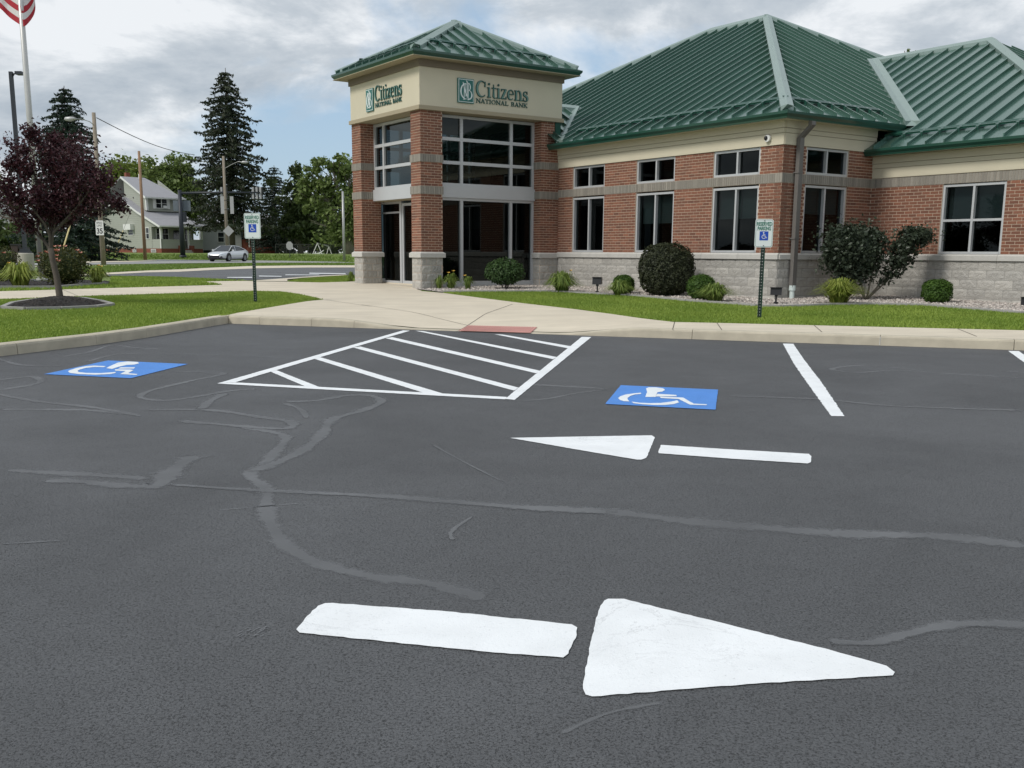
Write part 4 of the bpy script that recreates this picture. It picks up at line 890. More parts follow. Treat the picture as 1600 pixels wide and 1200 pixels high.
# ------------------------------------------------------------------ roofs
PT = .53
def clip_u(poly, u, keep_gt):
    out = []
    for i in range(len(poly)):
        a, b_ = poly[i], poly[(i+1) % len(poly)]; ia = (a[0] >= u) if keep_gt else (a[0] <= u); ib = (b_[0] >= u) if keep_gt else (b_[0] <= u)
        if ia: out.append(a)
        if ia != ib: t_ = (u-a[0])/(b_[0]-a[0]); out.append((u, a[1]+(b_[1]-a[1])*t_))
    return out
def vrange(poly, u):
    vs = []
    for i in range(len(poly)):
        a, b_ = poly[i], poly[(i+1) % len(poly)]
        if (a[0]-u)*(b_[0]-u) <= 0 and abs(a[0]-b_[0]) > 1e-9: vs.append(a[1]+(b_[1]-a[1])*(u-a[0])/(b_[0]-a[0]))
    return (min(vs), max(vs)) if len(vs) >= 2 else None
def roof_plane(org, U, V, poly, sp=.44, pitch=PT, rail=None, u_off=0.0, panels=True):
    org = Vector(org); U = Vector(U); V = Vector(V)
    def Q(u, v, h=0): p = org+U*u+V*v; p.z = org.z+pitch*v+h; return p
    m = MB(); m.add([Q(u, v, -.03) for u, v in poly], [tuple(range(len(poly)))]); deck = m.build('roof', MT['roof'], bank, fixn=False)
    if not panels: return deck
    us = [p[0] for p in poly]; u = min(us)+u_off-sp
    while u < max(us):
        pc = clip_u(clip_u(poly, max(u, min(us)), True), u+sp, False)
        pc = [p for i, p in enumerate(pc) if abs(p[0]-pc[i-1][0])+abs(p[1]-pc[i-1][1]) > 1e-5]
        if len(pc) >= 3 and u+sp > min(us)+.02:
            m = MB(); n = len(pc); m.add([Q(a, b_, 0) for a, b_ in pc]+[Q(a, b_, -.025) for a, b_ in pc], [tuple(range(n))]+[(i, (i+1) % n, n+(i+1) % n, n+i) for i in range(n)])
            if u > min(us)+.03:
                r = vrange(poly, u+1e-4)
                if r and r[1]-r[0] > .1:
                    a, b_ = r; w = .014; hh = .072
                    m.add([Q(u-w, a, -.01), Q(u+w, a, -.01), Q(u+w, b_, -.01), Q(u-w, b_, -.01), Q(u-w, a, hh), Q(u+w, a, hh), Q(u+w, b_, hh), Q(u-w, b_, hh)], [(4, 5, 6, 7), (0, 1, 5, 4), (1, 2, 6, 5), (2, 3, 7, 6), (3, 0, 4, 7)])
            m.build('roof_panel', MT['roof'], deck)
        u += sp
    if rail:
        v0, ua, ub = rail; m = MB(); m.tube([Q(ua, v0, .075), Q(ub, v0, .075)], .016, 8); m.tube([Q(ua, v0+.07, .075), Q(ub, v0+.07, .075)], .010, 6); m.add([Q(ua, v0-.02, .05), Q(ub, v0-.02, .05), Q(ub, v0+.09, .09), Q(ua, v0+.09, .09)], [(0, 1, 2, 3)]); m.build('snow_guard_rail', MT['gutter'], deck)
        u = min(us)+u_off
        while u < ub:
            if u > ua: m = MB(); c = [Q(u-.035, v0-.07, .0), Q(u+.035, v0-.07, .0), Q(u+.035, v0+.10, .0), Q(u-.035, v0+.10, .0)]; m.add(c+[c_+Vector((0, 0, .085)) for c_ in c], [(4, 5, 6, 7), (0, 1, 5, 4), (1, 2, 6, 5), (2, 3, 7, 6), (3, 0, 4, 7)]); m.build('rail_clamp', MT['gutter'], deck)
            u += sp
    return deck
EZ = 4.215
def ridgecap(A, B, oa, ob, w=.2, lift=.088, name='ridge_cap', seg=2.4):
    A = Vector(A); B = Vector(B); n = max(1, round((B-A).length/seg)); oa = Vector(oa)*w; ob = Vector(ob)*w
    for i in range(n):
        p = A.lerp(B, i/n+.0008*(i > 0)); q = A.lerp(B, (i+1)/n); L_ = Vector((0, 0, lift)); m = MB()
        m.add([p+oa+L_, p+L_*1.25, p+ob+L_, q+oa+L_, q+L_*1.25, q+ob+L_, p+oa-L_*.3, p+ob-L_*.3, q+oa-L_*.3, q+ob-L_*.3], [(0, 1, 4, 3), (1, 2, 5, 4), (6, 0, 3, 8), (2, 7, 9, 5), (0, 6, 7, 2, 1), (3, 4, 5, 9, 8)]); m.build(name, MT['cap_metal'], bank)
# main block
roof_plane((0, -.4, EZ), (1, 0, 0), (0, 1, 0), [(-7.48, 0), (.4, 0), (-7.6, 8), (-10, 8), (-17.58, .42), (-12.18, .42), (-10.03, 2.55)], rail=(.52, -7.45, -.12), u_off=.13)
roof_plane((.4, 0, EZ), (0, 1, 0), (-1, 0, 0), [(-.4, 0), (3.8, 0), (8.7, 4.9), (10.6, 5.0), (7.6, 8)], rail=(.52, .1, 3.4), u_off=.25)
zr = EZ+PT*8
roof_plane((0, 15.6, EZ), (1, 0, 0), (0, -1, 0), [(-18, 0), (.4, 0), (-7.6, 8), (-10, 8)], panels=False)
roof_plane((-18, 0, EZ), (0, 1, 0), (1, 0, 0), [(-.4, 0), (15.6, 0), (7.6, 8)], panels=False)
roof_plane((.4, 0, EZ), (0, 1, 0), (-1, 0, 0), [(10.6, 5.0), (15.6, 0), (8.7, 0), (8.7, 4.9)], panels=False)
ridgecap((-10, 7.6, zr), (-7.6, 7.6, zr), (0, -1, -PT), (0, 1, -PT)); ridgecap((.36, -.36, EZ+.02), (-7.6, 7.6, zr), (-1, 0, 0), (0, 1, 0), .19)
ridgecap((-10, 7.6, zr), (-17.6, 0, EZ+.2), (1, 0, 0), (0, 1, 0), .16); ridgecap((-7.6, 7.6, zr), (0, 15.2, EZ+.2), (-1, 0, 0), (0, -1, 0), .12)
# extension roof behind the tower
roof_plane((-7.48, 0, EZ), (0, 1, 0), (-1, 0, 0), [(-.4, 0), (2.15, 2.55), (.06, 2.55), (.05, .57), (-.4, .56)], u_off=.2)
ridgecap((-10.03, .1, EZ+PT*2.55), (-10.03, 2.3, EZ+PT*2.55), (-1, 0, -PT), (1, 0, -PT), .16); ridgecap((-7.5, -.36, EZ-.02), (-10.03, 2.15, EZ+PT*2.55), (-.9, 0, 0), (.5, 0, 0), .22, .085, 'valley_flashing')
# wing
WE = 3.635; WY = 2.70; wr_ = WE+PT*6
roof_plane((0, WY, WE), (1, 0, 0), (0, 1, 0), [(0, 0), (5.2, 0), (-.8, 6), (-4.487, 6), (0, 1.513)], rail=(.52, .15, 4.7), u_off=.33)
roof_plane((5.2, 0, WE), (0, 1, 0), (-1, 0, 0), [(2.7, 0), (14.7, 0), (8.7, 6)], u_off=.2)
roof_plane((0, 14.7, WE), (1, 0, 0), (0, -1, 0), [(-2, 0), (5.2, 0), (-.8, 6), (-4.487, 6)], panels=False)
ridgecap((-4.6, 8.7, wr_), (-.8, 8.7, wr_), (0, -1, -PT), (0, 1, -PT), .15); ridgecap((5.16, 2.74, WE+.02), (-.8, 8.7, wr_), (-1, 0, 0), (0, 1, 0), .19)
ridgecap((.42, 3.79, WE+PT*1.09), (-4.487, 8.7, wr_), (0, -1, 0), (1, 0, 0), .22, .085, 'valley_flashing')
# tower roof
tcx, tcy = (X0+X1)/2, (Y0+Y1)/2; ox0, ox1, oy0, oy1 = X0-OV, X1+OV, Y0-OV, Y1+OV; TZ = 6.185; hx = (ox1-ox0)/2; hy = (oy1-oy0)/2; TP = .545
rise = TP*hx
def tower_plane(org, U, V, half, run, u0, u1, rail):
    return roof_plane(org, U, V, [(u0, 0), (u1, 0), ((u0+u1)/2, run)], pitch=rise/run, sp=.42, u_off=.21, rail=rail)
tower_plane((0, oy0, TZ), (1, 0, 0), (0, 1, 0), hx, hy, ox0, ox1, (.52, ox0+.55, ox1-.55)); tower_plane((ox1, 0, TZ), (0, 1, 0), (-1, 0, 0), hy, hx, oy0, oy1, (.52, oy0+.55, oy1-.55))
tower_plane((0, oy1, TZ), (1, 0, 0), (0, -1, 0), hx, hy, ox0, ox1, None); tower_plane((ox0, 0, TZ), (0, 1, 0), (1, 0, 0), hy, hx, oy0, oy1, (.52, oy0+.55, oy1-.55))
ap = (tcx, tcy, TZ+rise)
ridgecap((ox1-.04, oy0+.04, TZ+.01), ap, (-1, 0, 0), (0, 1, 0), .2, .088); ridgecap((ox1-.04, oy1-.04, TZ+.01), ap, (-1, 0, 0), (0, -1, 0), .11, .085); ridgecap((ox0+.04, oy0+.04, TZ+.01), ap, (1, 0, 0), (0, 1, 0), .11, .085); ridgecap((ox0+.04, oy1-.04, TZ+.01), ap, (1, 0, 0), (0, -1, 0), .1, .085)
# ------------------------------------------------------------------ place bricks: the nearest 300 one by one, the others joined per wall
full = sorted([b_ for b_ in BRICKS if b_[9] and b_[4] is not None], key=lambda q: q[0])
ind = set(id(b_) for b_ in full[:300])
BW_ = BM-BG; bh = (BD0-SILL1)/22-BG
m = MB(); m.box((0, -BP, 0), (BW_, .0, bh)); brick_me = bpy.data.meshes.new('brick'); brick_me.from_pydata(m.v, [], m.f); brick_me.materials.append(MT['brick']); brick_me.update()
joined = {}
for b_ in BRICKS:
    _, par, _, M, e0, e1, za, zb, face, fl = b_
    if id(b_) in ind:
        o = link('brick', brick_me, par); o.location = M(e0, 0, za); orient(o, face); o.scale = ((e1-e0)/BW_, 1, (zb-za)/bh)
    else:
        mm = joined.setdefault(par.name, (par, MB()))[1]
        c = [M(u, d, z) for z in (za, zb) for u, d in ((e0, -.002), (e1, -.002), (e1, BP), (e0, BP))]
        pr_ = BP+random.uniform(-.002, .002)
        mm.add(c, [(4, 5, 6, 7), (0, 3, 2, 1), (1, 2, 6, 5), (2, 3, 7, 6), (3, 0, 4, 7)], 0, random.random())
for par, mm in joined.values(): mm.build('brickwork', MT['brick'], par, kind='stuff')
# downspout
dsx = .10
m = MB(); px_ = [(.36, .44, 4.06), (.36, .44, 3.98), (dsx, .41, 3.74), (dsx, .41, .56)]
def rect_tube(m, pts, w, d):
    rings = []
    for i, p in enumerate(pts):
        p = Vector(p); rings.append([p+Vector(o_) for o_ in ((-d/2, -w/2, 0), (d/2, -w/2, 0), (d/2, w/2, 0), (-d/2, w/2, 0))])
    vs = [v for r in rings for v in r]; m.add(vs, [(i*4+k, i*4+(k+1) % 4, (i+1)*4+(k+1) % 4, (i+1)*4+k) for i in range(len(pts)-1) for k in range(4)]+[(3, 2, 1, 0), tuple(range(len(vs)-4, len(vs)))])
rect_tube(m, px_, .125, .10); ds = m.build('downspout', MT['spout'], bank)
m = MB(); m.tube([(dsx, .41, .18), (dsx, .41, .50)], .055, 14); m.tube([(dsx, .41, .49), (dsx, .41, .60)], .075, 14); m.build('drain_pipe', MT['wpvc'], ds)
for z in (1.6, 3.0): m = MB(); m.box((.0, .33, z), (dsx+.055, .49, z+.03)); m.build('strap', MT['spout'], ds)
# ------------------------------------------------------------------ lettering (strokes with serifs)
def arc(cx, cy, rx, ry, a0, a1, n=14): return [(cx+rx*math.cos(math.radians(a0+(a1-a0)*i/n)), cy+ry*math.sin(math.radians(a0+(a1-a0)*i/n))) for i in range(n+1)]
def stroke(m, pts, ws, z0, z1, put, grow=0.0):
    n = len(pts)
    if not hasattr(ws, '__len__'): ws = [ws]*n
    elif len(ws) != n: ws = [np.interp(i/(n-1), np.linspace(0, 1, len(ws)), ws) for i in range(n)]
    vs = []
    for i, p in enumerate(pts):
        a, b_ = pts[max(i-1, 0)], pts[min(i+1, n-1)]; d = Vector((b_[0]-a[0], b_[1]-a[1])).normalized(); nn = Vector((-d.y, d.x))*(ws[i]/2+grow)
        ex = d*(grow*(-1 if i == 0 else (1 if i == n-1 else 0)))
        vs += [(p[0]+nn.x+ex.x, p[1]+nn.y+ex.y), (p[0]-nn.x+ex.x, p[1]-nn.y+ex.y)]
    V = [put(x, y, z0) for x, y in vs]+[put(x, y, z1) for x, y in vs]; k = 2*n; fs = []
    for i in range(n-1):
        a, b_, c, d = 2*i, 2*i+1, 2*i+3, 2*i+2; fs += [(k+a, k+b_, k+c, k+d), (a, d, k+d, k+a), (b_, k+b_, k+c, c)]
    fs += [(0, k, k+1, 1), (k-2, k-1, 2*k-1, 2*k-2)]; m.add(V, fs)
T, t_ = .15, .055
SF = lambda x, y, w=.30: ([(x-w/2, y), (x+w/2, y)], .045)
GL = {  # glyph: width, strokes (pts, widths) in units of cap height
 'C': (.92, [(arc(.50, .5, .40, .50, 48, 312, 26), [.04, .06, .15, .17, .15, .06, .04]), ([(.79, .98), (.77, .66)], [.02, .09])]),
 'i': (.34, [([(.17, 0), (.17, .64)], .13), SF(.17, .02), ([(.03, .62), (.17, .64)], .045), (arc(.17, .87, .035, .035, 0, 360, 8), .07)]),
 't': (.42, [([(.20, .10), (.20, .86)], [.13, .13, .02]), ([(.04, .63), (.38, .63)], .05), (arc(.32, .12, .12, .12, 180, 300, 8), [.13, .03])]),
 'z': (.54, [([(.06, .62), (.48, .62)], .05), ([(.44, .62), (.10, .02)], .13), ([(.06, .025), (.48, .025)], .05), ([(.06, .50), (.07, .64)], .03), ([(.48, .16), (.46, .0)], .03)]),
 'e': (.60, [(arc(.32, .32, .23, .32, 5, 315, 22), [.08, .04, .06, .14, .14, .05, .03]), ([(.12, .36), (.53, .36)], .04)]),
 'n': (.72, [([(.16, 0), (.16, .64)], .13), SF(.16, .02), ([(.02, .62), (.16, .64)], .045), (arc(.36, .42, .18, .22, 170, 10, 10), [.04, .06, .12]), ([(.56, .44), (.56, 0)], .13), SF(.56, .02)]),
 's': (.46, [(arc(.24, .48, .15, .16, 40, 210, 10)+arc(.24, .17, .17, .17, 60, -130, 12), [.03, .04, .08, .15, .14, .06, .03]), ([(.39, .64), (.385, .48)], [.02, .05]), ([(.06, .0), (.07, .18)], [.02, .05])]),
 'N': (.98, [([(.16, .0), (.16, 1)], .06), ([(.10, 1.0), (.84, .02)], .17), ([(.84, 0), (.84, 1)], .06), SF(.16, .025), SF(.84, .975), ([(.0, .975), (.2, .975)], .05)]),
 'A': (.92, [([(.12, 0), (.46, 1)], .06), ([(.44, 1), (.78, 0)], .17), ([(.24, .32), (.64, .32)], .05), SF(.12, .025), SF(.78, .025, .32)]),
 'T': (.84, [([(.42, 0), (.42, 1)], .17), ([(.04, .97), (.80, .97)], .055), ([(.05, .78), (.04, 1)], .035), ([(.79, .78), (.80, 1)], .035), SF(.42, .025, .36)]),
 'I': (.44, [([(.22, 0), (.22, 1)], .17), SF(.22, .025, .36), SF(.22, .975, .36)]),
 'O': (1.0, [(arc(.5, .5, .37, .47, 0, 360, 28), [.17, .06, .17, .06, .17])]),
 'L': (.78, [([(.22, 0), (.22, 1)], .17), SF(.22, .975, .36), ([(.05, .03), (.72, .03)], .06), ([(.70, .02), (.74, .26)], [.06, .02])]),
 'B': (.82, [([(.22, 0), (.22, 1)], .17), ([(.05, .975), (.44, .975)], .05), ([(.05, .025), (.46, .025)], .05), (arc(.42, .75, .2, .22, 90, -90, 10), [.05, .16, .05]), (arc(.44, .27, .25, .245, 90, -90, 10), [.05, .17, .05]), ([(.2, .525), (.44, .525)], .05)]),
 'K': (.94, [([(.22, 0), (.22, 1)], .17), SF(.22, .975, .36), SF(.22, .025, .36), ([(.28, .44), (.74, .97)], .06), ([(.42, .56), (.80, .02)], .17), SF(.76, .975, .26), SF(.80, .025, .30)]),
 ' ': (.5, [])}
def text_w(s, sp=.0): return sum(GL[c][0]+sp for c in s)
def lettering(s, x, y, cap, width, put, parent, z0, z1, mtl, grow=0.0, sp=.02, name='letter', face=None):
    k = width/(text_w(s, sp)*cap)
    for c in s:
        w, st = GL[c]
        if st:
            m = MB()
            for j, (pts, ws) in enumerate(st): stroke(m, [(x+px*cap*k, y+py*cap) for px, py in pts], (np.array(ws)*cap*.97).tolist() if hasattr(ws, '__len__') else ws*cap*.97, z0, z1+.0006*j, put, grow)
            o = m.build(name, MT[mtl], parent)
            if face:
                m = MB()
                for j, (pts, ws) in enumerate(st):
                    a = np.array(ws if hasattr(ws, '__len__') else [ws]*2)*cap-.020
                    if a.max() < .012: continue
                    stroke(m, [(x+px*cap*k, y+py*cap) for px, py in pts], np.maximum(a, .002).tolist(), z1+.003, z1+.006+.0006*j, put)
                if m.v: m.build('letter_face', MT[face], o)
        x += (w+sp)*cap*k
def bank_sign(label, M, u0, u1, zz0, zz1, tx0, tx1):
    sg = thing('bank_wall_sign', label, 'sign', BK, RZ, group='bank signs on the tower')
    put = lambda u, v, d: M(u, d, v)
    m = MB(); mbox(m, M, u0, u1, .0, .035, zz0, zz1); p = m.build('emblem_border', MT['bankgreen'], sg)
    m = MB(); mbox(m, M, u0+.020, u1-.020, .036, .040, zz0+.020, zz1-.020); m.build('emblem_frame', MT['signwhite'], p)
    m = MB(); mbox(m, M, u0+.036, u1-.036, .041, .045, zz0+.036, zz1-.036); m.build('emblem_panel', MT['bankgreen'], p)
    W, Hh = u1-u0, zz1-zz0; E = lambda q: [(u0+W*x, zz0+Hh*y) for x, y in q]
    m = MB(); st = [(arc(.47, .47, .30, .31, 70, 290, 16), [.01, .05, .075, .05, .01]), ([(.30, .84), (.44, .46), (.57, .24)], [.03, .06, .03]), ([(.36, .14), (.38, .50), (.36, .80)], .035), ([(.56, .20), (.57, .55), (.55, .90)], .035), ([(.46, .80), (.48, .50), (.47, .26)], .03),
        (arc(.58, .66, .17, .17, 100, -70, 10), [.01, .05, .02]), (arc(.60, .34, .24, .20, 80, -100, 12), [.01, .065, .02]), ([(.62, .16), (.63, .5), (.62, .80)], .025), ([(.30, .14), (.42, .14)], .02), ([(.48, .93), (.56, .82)], .02), ([(.60, .12), (.70, .20)], .03)]
    for j, (pts, ws) in enumerate(st): stroke(m, E(pts), (np.array(ws)*.55).tolist() if hasattr(ws, '__len__') else ws*.55, .046, .052+.0008*j, put)
    m.build('monogram', MT['signwhite'], p)
    lettering('Citizens', tx0, 5.275, .385, (tx1-tx0), put, sg, .0, .03, 'letter', grow=.004, face='letterface')
    lettering('NATIONAL BANK', tx0+.01, 5.115, .105, (tx1-tx0)-.02, put, sg, .0, .02, 'letter', grow=.002)
    return sg
bank_sign('bank sign on the right face of the tower beside the hatched roof, facing the lot', Mx('+x', -7.99), -3.325, -2.835, 5.072, 5.676, -2.77, -1.11)
bank_sign('bank sign on the left, more foreshortened face of the tower', Mx('-y', -4.43), -10.945, -10.51, 5.05, 5.64, -10.44, -8.90)
# security camera under the eave
sc = thing('security_camera', 'round white dome camera on the cream fascia near the bank corner', 'camera', BK, RZ)
M = Mx('-y', -.045); m = MB(); m.tube([M(-.40, 0, 3.74), M(-.40, .05, 3.74)], .075, 18); m.build('housing', MT['bwhite'], sc)
m = MB(); m.tube([M(-.425, .05, 3.745), M(-.43, .075, 3.745), M(-.432, .085, 3.745)], [.048, .04, .02], 16); m.build('lens', MT['black'], sc)
# ================================================================== PLANTS
def V3(x, y, z): return Vector((x, y, z))
def leaf_mesh(name, pts, size, mtl, parent, up=.3, asp=.55, nrm=None, kind=None, tonef=None, curl=0.0):
    """pts: centres; each leaf is a small folded diamond"""
    P = np.asarray(pts, dtype=float); n = len(P); rng = np.random.RandomState(n % 9973)
    S = size*rng.uniform(.6, 1.35, n)
    N_ = rng.normal(size=(n, 3)); N_[:, 2] = np.abs(N_[:, 2])+up
    if nrm is not None: N_ = N_*.7+np.asarray(nrm)*1.2
    N_ /= np.linalg.norm(N_, axis=1)[:, None]
    A = np.cross(N_, rng.normal(size=(n, 3))); A /= np.linalg.norm(A, axis=1)[:, None]+1e-9; B = np.cross(N_, A)
    v = np.stack([P-A*S[:, None], P-B*(S*asp)[:, None]+N_*(S*curl)[:, None], P+A*S[:, None], P+B*(S*asp)[:, None]+N_*(S*curl)[:, None]], 1).reshape(-1, 3)
    me = bpy.data.meshes.new(name); me.vertices.add(4*n); me.vertices.foreach_set('co', v.ravel()); idx = np.arange(4*n).reshape(n, 4)
    tri = np.concatenate([idx[:, [0, 1, 2]], idx[:, [0, 2, 3]]], 1).reshape(-1)
    me.loops.add(6*n); me.loops.foreach_set('vertex_index', tri); me.polygons.add(2*n); me.polygons.foreach_set('loop_start', np.arange(0, 6*n, 3)); me.update(calc_edges=True)
    t_ = rng.uniform(0, 1, n)*.6+.4*(.5+.5*np.sin(P[:, 0]*3.1/size*.12+1.7)*np.sin(P[:, 1]*2.3/size*.12)*np.cos(P[:, 2]*2.9/size*.12)) if tonef is None else tonef(P, rng)
    at = me.attributes.new('tone', 'FLOAT', 'FACE'); at.data.foreach_set('value', np.repeat(np.clip(t_, 0, 1), 2)); me.materials.append(mtl)
    o = link(name, me, parent)
    if kind: o['kind'] = kind
    return o
def px_frame(xc, yb, dz=0.0):
    p = onG(xc, yb, dz); return p, F/((p-O).dot(FWD))
def ell_shell(n, c, r, p=2.0, inner=.72, rng=None, flatbot=-.9):
    rng = rng or np.random.RandomState(3); D = rng.normal(size=(n, 3)); D /= np.linalg.norm(D, axis=1)[:, None]
    D[:, 2] = np.maximum(D[:, 2], flatbot); q = (np.abs(D)**p).sum(1)**(-1/p); R = rng.uniform(inner, 1, n)**.6
    wob = 1+.07*np.sin(D[:, 0]*7+c[0]+n*.01)*np.cos(D[:, 1]*6)*np.sin(D[:, 2]*5+1)+.035*np.sin(D[:, 0]*17+1)*np.sin(D[:, 2]*15+D[:, 1]*13)+(rng.rand(n) < .03)*.07
    return np.asarray(c)+D*q[:, None]*np.asarray(r)*(R*wob)[:, None], D
def core(name, c, r, mtl, parent, p=2.0):
    b = bmesh.new(); bmesh.ops.create_icosphere(b, subdivisions=3, radius=1)
    for v in b.verts:
        d = v.co.normalized(); q = (abs(d.x)**p+abs(d.y)**p+abs(d.z)**p)**(-1/p); k = 1+.05*math.sin(d.x*9)*math.cos(d.y*8+1)
        v.co = Vector((c[0]+d.x*q*r[0]*k, c[1]+d.y*q*r[1]*k, c[2]+d.z*q*r[2]*k))
    me = bpy.data.meshes.new(name); b.to_mesh(me); b.free(); me.materials.append(mtl); return link(name, me, parent)
def round_bush(label, x0, x1, yt, yb, mtl, n, leaf, p=2.3, group=None, cat='shrub', name='clipped_shrub', stems=False, inner=.8, coremat=None, kc=.86):
    xc = (x0+x1)/2; p0, s = px_frame(xc, yb); r = (x1-x0)/2/s; h = (yb-yt)/s
    g = p0+Vector((p0.x, p0.y, 0)).normalized()*r*.75; g = gz(g); t = thing(name, label, cat, g, 0, group)
    lift = .12*h if stems else 0
    c = (0, 0, lift+(h-lift)/2); rr = (r, r, (h-lift)/2)
    P, D = ell_shell(n, c, rr, p, inner); o = leaf_mesh('foliage', P, leaf, mtl, t, nrm=D, curl=.15)
    core('inner_foliage', c, tuple(q*kc for q in rr), coremat or mtl, t, p)
    m = MB()
    for k in range(5 if stems else 2):
        a = k*1.3; m.tube([(math.cos(a)*.03, math.sin(a)*.03, -.05), (math.cos(a)*r*.35, math.sin(a)*r*.35, h*.4)], [.018, .01], 6)
    m.build('stem', MT['bark'], t); return t
def blade_clump(label, xc, yb, w, h, n, mtl, name='daylily', cat='plant', group=None, bw=.012, blooms=0, arch=1.0, upright=0.0, stalk=False):
    p0, s = px_frame(xc, yb); g = gz(p0+Vector((p0.x, p0.y, 0)).normalized()*(w/s)*.32); r = w/s/2; hh = h/s; t = thing(name, label, cat, g, 0, group)
    V = []; Fc = []; T = []; rnd = random.Random(int(xc*7))
    for _ in range(n):
        a = rnd.uniform(0, 6.283); L_ = r*rnd.uniform(.08, 1.2); ht = hh*rnd.uniform(.55, 1.05)*(1-.28*(L_/r)**2); b0 = rnd.uniform(0, .3)*r; ca, sa = math.cos(a), math.sin(a)
        tw = rnd.uniform(-.4, .4); px_, py_ = -math.sin(a+tw), math.cos(a+tw); k = len(V); ww = bw*1.25*rnd.uniform(.7, 1.2); S = 5
        for i in range(S+1):
            u = i/S; d = b0+(L_)*u**1.3; z = ht*(math.sin(min(1, u*1.1)*math.pi*(.60+.24*arch))) if upright < .5 else ht*u*(1-.25*u*u); z = max(z, .01); wd = ww*(1-u**2*.95)
            V += [(ca*d-px_*wd, sa*d-py_*wd, z), (ca*d+px_*wd, sa*d+py_*wd, z)]
        tt = min(1, max(0, rnd.gauss(.5, .28)))
        for i in range(S): Fc.append((k+2*i, k+2*i+1, k+2*i+3, k+2*i+2)); T.append(tt)
    me = bpy.data.meshes.new('blades'); me.from_pydata(V, [], Fc); at = me.attributes.new('tone', 'FLOAT', 'FACE'); at.data.foreach_set('value', T); me.materials.append(mtl); me.update(); link('blades', me, t)
    for _ in range(blooms):
        a = rnd.uniform(0, 6.28); d = r*rnd.uniform(.1, .7); z = hh*rnd.uniform(.85, 1.1); m = MB(); m.tube([(0, 0, 0), (math.cos(a)*d, math.sin(a)*d, z)], .004, 4)
        c = Vector((math.cos(a)*d, math.sin(a)*d, z))
        for q in range(6):
            b = q*1.047; e = Vector((math.cos(b)*.045, math.sin(b)*.045, .03)); f = Vector((-math.sin(b)*.018, math.cos(b)*.018, .01)); m.add([c, c+e*.6+f, c+e, c+e*.6-f], [(0, 1, 2, 3)], 1)
        m.build('flower', [MT['lily'], MT['ybloom']], t)
    return t
blade_clump('small sparse daylily at the base of the front brick column', 686, 452, 26, 22, 60, MT['lily'], group='daylilies in the gravel', bw=.010)
blade_clump('flowering daylily just right of the front brick column', 705, 452, 34, 26, 110, MT['lily'], group='daylilies in the gravel', blooms=2, bw=.010)
blade_clump('small daylily with one yellow bloom in front of the tower mullion', 731, 452, 26, 22, 80, MT['lily'], group='daylilies in the gravel', blooms=1, bw=.010)
round_bush('loose dark green shrub in front of the tower glazing', 756, 821, 404, 453, MT['bush'], 3600, .032, 2.0, stems=True, name='loose_shrub', inner=.45, kc=.6)
blade_clump('daylily clump at the foot of the wall right of the tower', 878, 458, 62, 34, 420, MT['lily'], group='daylilies in the gravel', blooms=1, bw=.012)
round_bush('small round boxwood left of the big dark globe', 957, 991, 430, 460, MT['box'], 3000, .022, 2.3, 'boxwoods')
blade_clump('grass clump spilling in front of the left boxwood', 968, 463, 56, 25, 300, MT['lily'], name='ornamental_grass', group='grass clumps', bw=.010)
round_bush('large dark clipped globe shrub below the middle window', 997, 1083, 382, 464, MT['boxdark'], 11000, .026, 2.6, name='globe_shrub', inner=.88)
round_bush('round boxwood right of the big dark globe', 1073, 1117, 430, 469, MT['box'], 4200, .022, 2.3, 'boxwoods')
blade_clump('sprawling yellow green grass clump right of the globe shrub', 1116, 473, 74, 30, 420, MT['lily'], name='ornamental_grass', group='grass clumps', bw=.009, arch=.8)
blade_clump('spiky bright grass clump right of the downspout', 1310, 477, 82, 42, 620, MT['spiky'], name='ornamental_grass', group='grass clumps', bw=.010, arch=.5)
round_bush('small squarish boxwood below the wing window', 1441, 1484, 438, 474, MT['box'], 4600, .022, 3.0, 'boxwoods')
# grey green shrub with leaning branches
p0, s_ = px_frame(1352, 470); g0 = gz(p0+V3(p0.x, p0.y, 0).normalized()*.25); gs = thing('leaning_shrub', 'grey green shrub in the inner corner with branches leaning right', 'shrub', g0)
def loc_at(px, py, Y): q = atY(px, py, Y)-g0; return q
m = MB(); Yc = g0.y; br = []
for pts in ([(1352, 468), (1345, 440), (1330, 405), (1318, 375)], [(1354, 468), (1362, 430), (1368, 400), (1362, 370)], [(1356, 466), (1385, 440), (1408, 415), (1425, 385), (1440, 362)], [(1352, 468), (1330, 430), (1305, 405), (1296, 380)], [(1356, 466), (1390, 425), (1412, 395), (1418, 368)]):
    q = [loc_at(x, y, Yc+random.uniform(-.15, .25)*i/3) for i, (x, y) in enumerate(pts)]; m.tube(q, np.linspace(.022, .007, len(q)).tolist(), 7); br.append(q)
m.build('branch', MT['palebark'], gs, smooth=True)
pts = []
for (cx, cy, rx, ry, n) in ((1318, 372, 30, 22, 800), (1340, 385, 38, 30, 1100), (1310, 400, 28, 24, 700), (1330, 425, 26, 20, 500), (1362, 372, 20, 16, 350), (1355, 410, 22, 20, 350), (1430, 366, 26, 12, 420), (1415, 385, 24, 13, 320), (1405, 408, 22, 12, 220), (1392, 428, 14, 9, 90), (1445, 372, 12, 14, 140), (1378, 440, 12, 7, 40)):
    for _ in range(int(n*2.0)):
        a = random.gauss(0, .5); b = random.gauss(0, .5); c = random.gauss(0, .28); pts.append(loc_at(cx+a*rx, cy+b*ry, Yc+c*rx/75*1.6)[:])
for (cx, cy, rx, ry) in ((1318, 380, 26, 20), (1345, 388, 30, 24), (1318, 408, 24, 22), (1350, 408, 20, 18), (1332, 426, 18, 14), (1428, 368, 14, 7), (1412, 388, 11, 8)):
    c_ = loc_at(cx, cy, Yc); core('inner_foliage', c_[:], (rx/78, rx/95, ry/78), MT['serv'], gs)
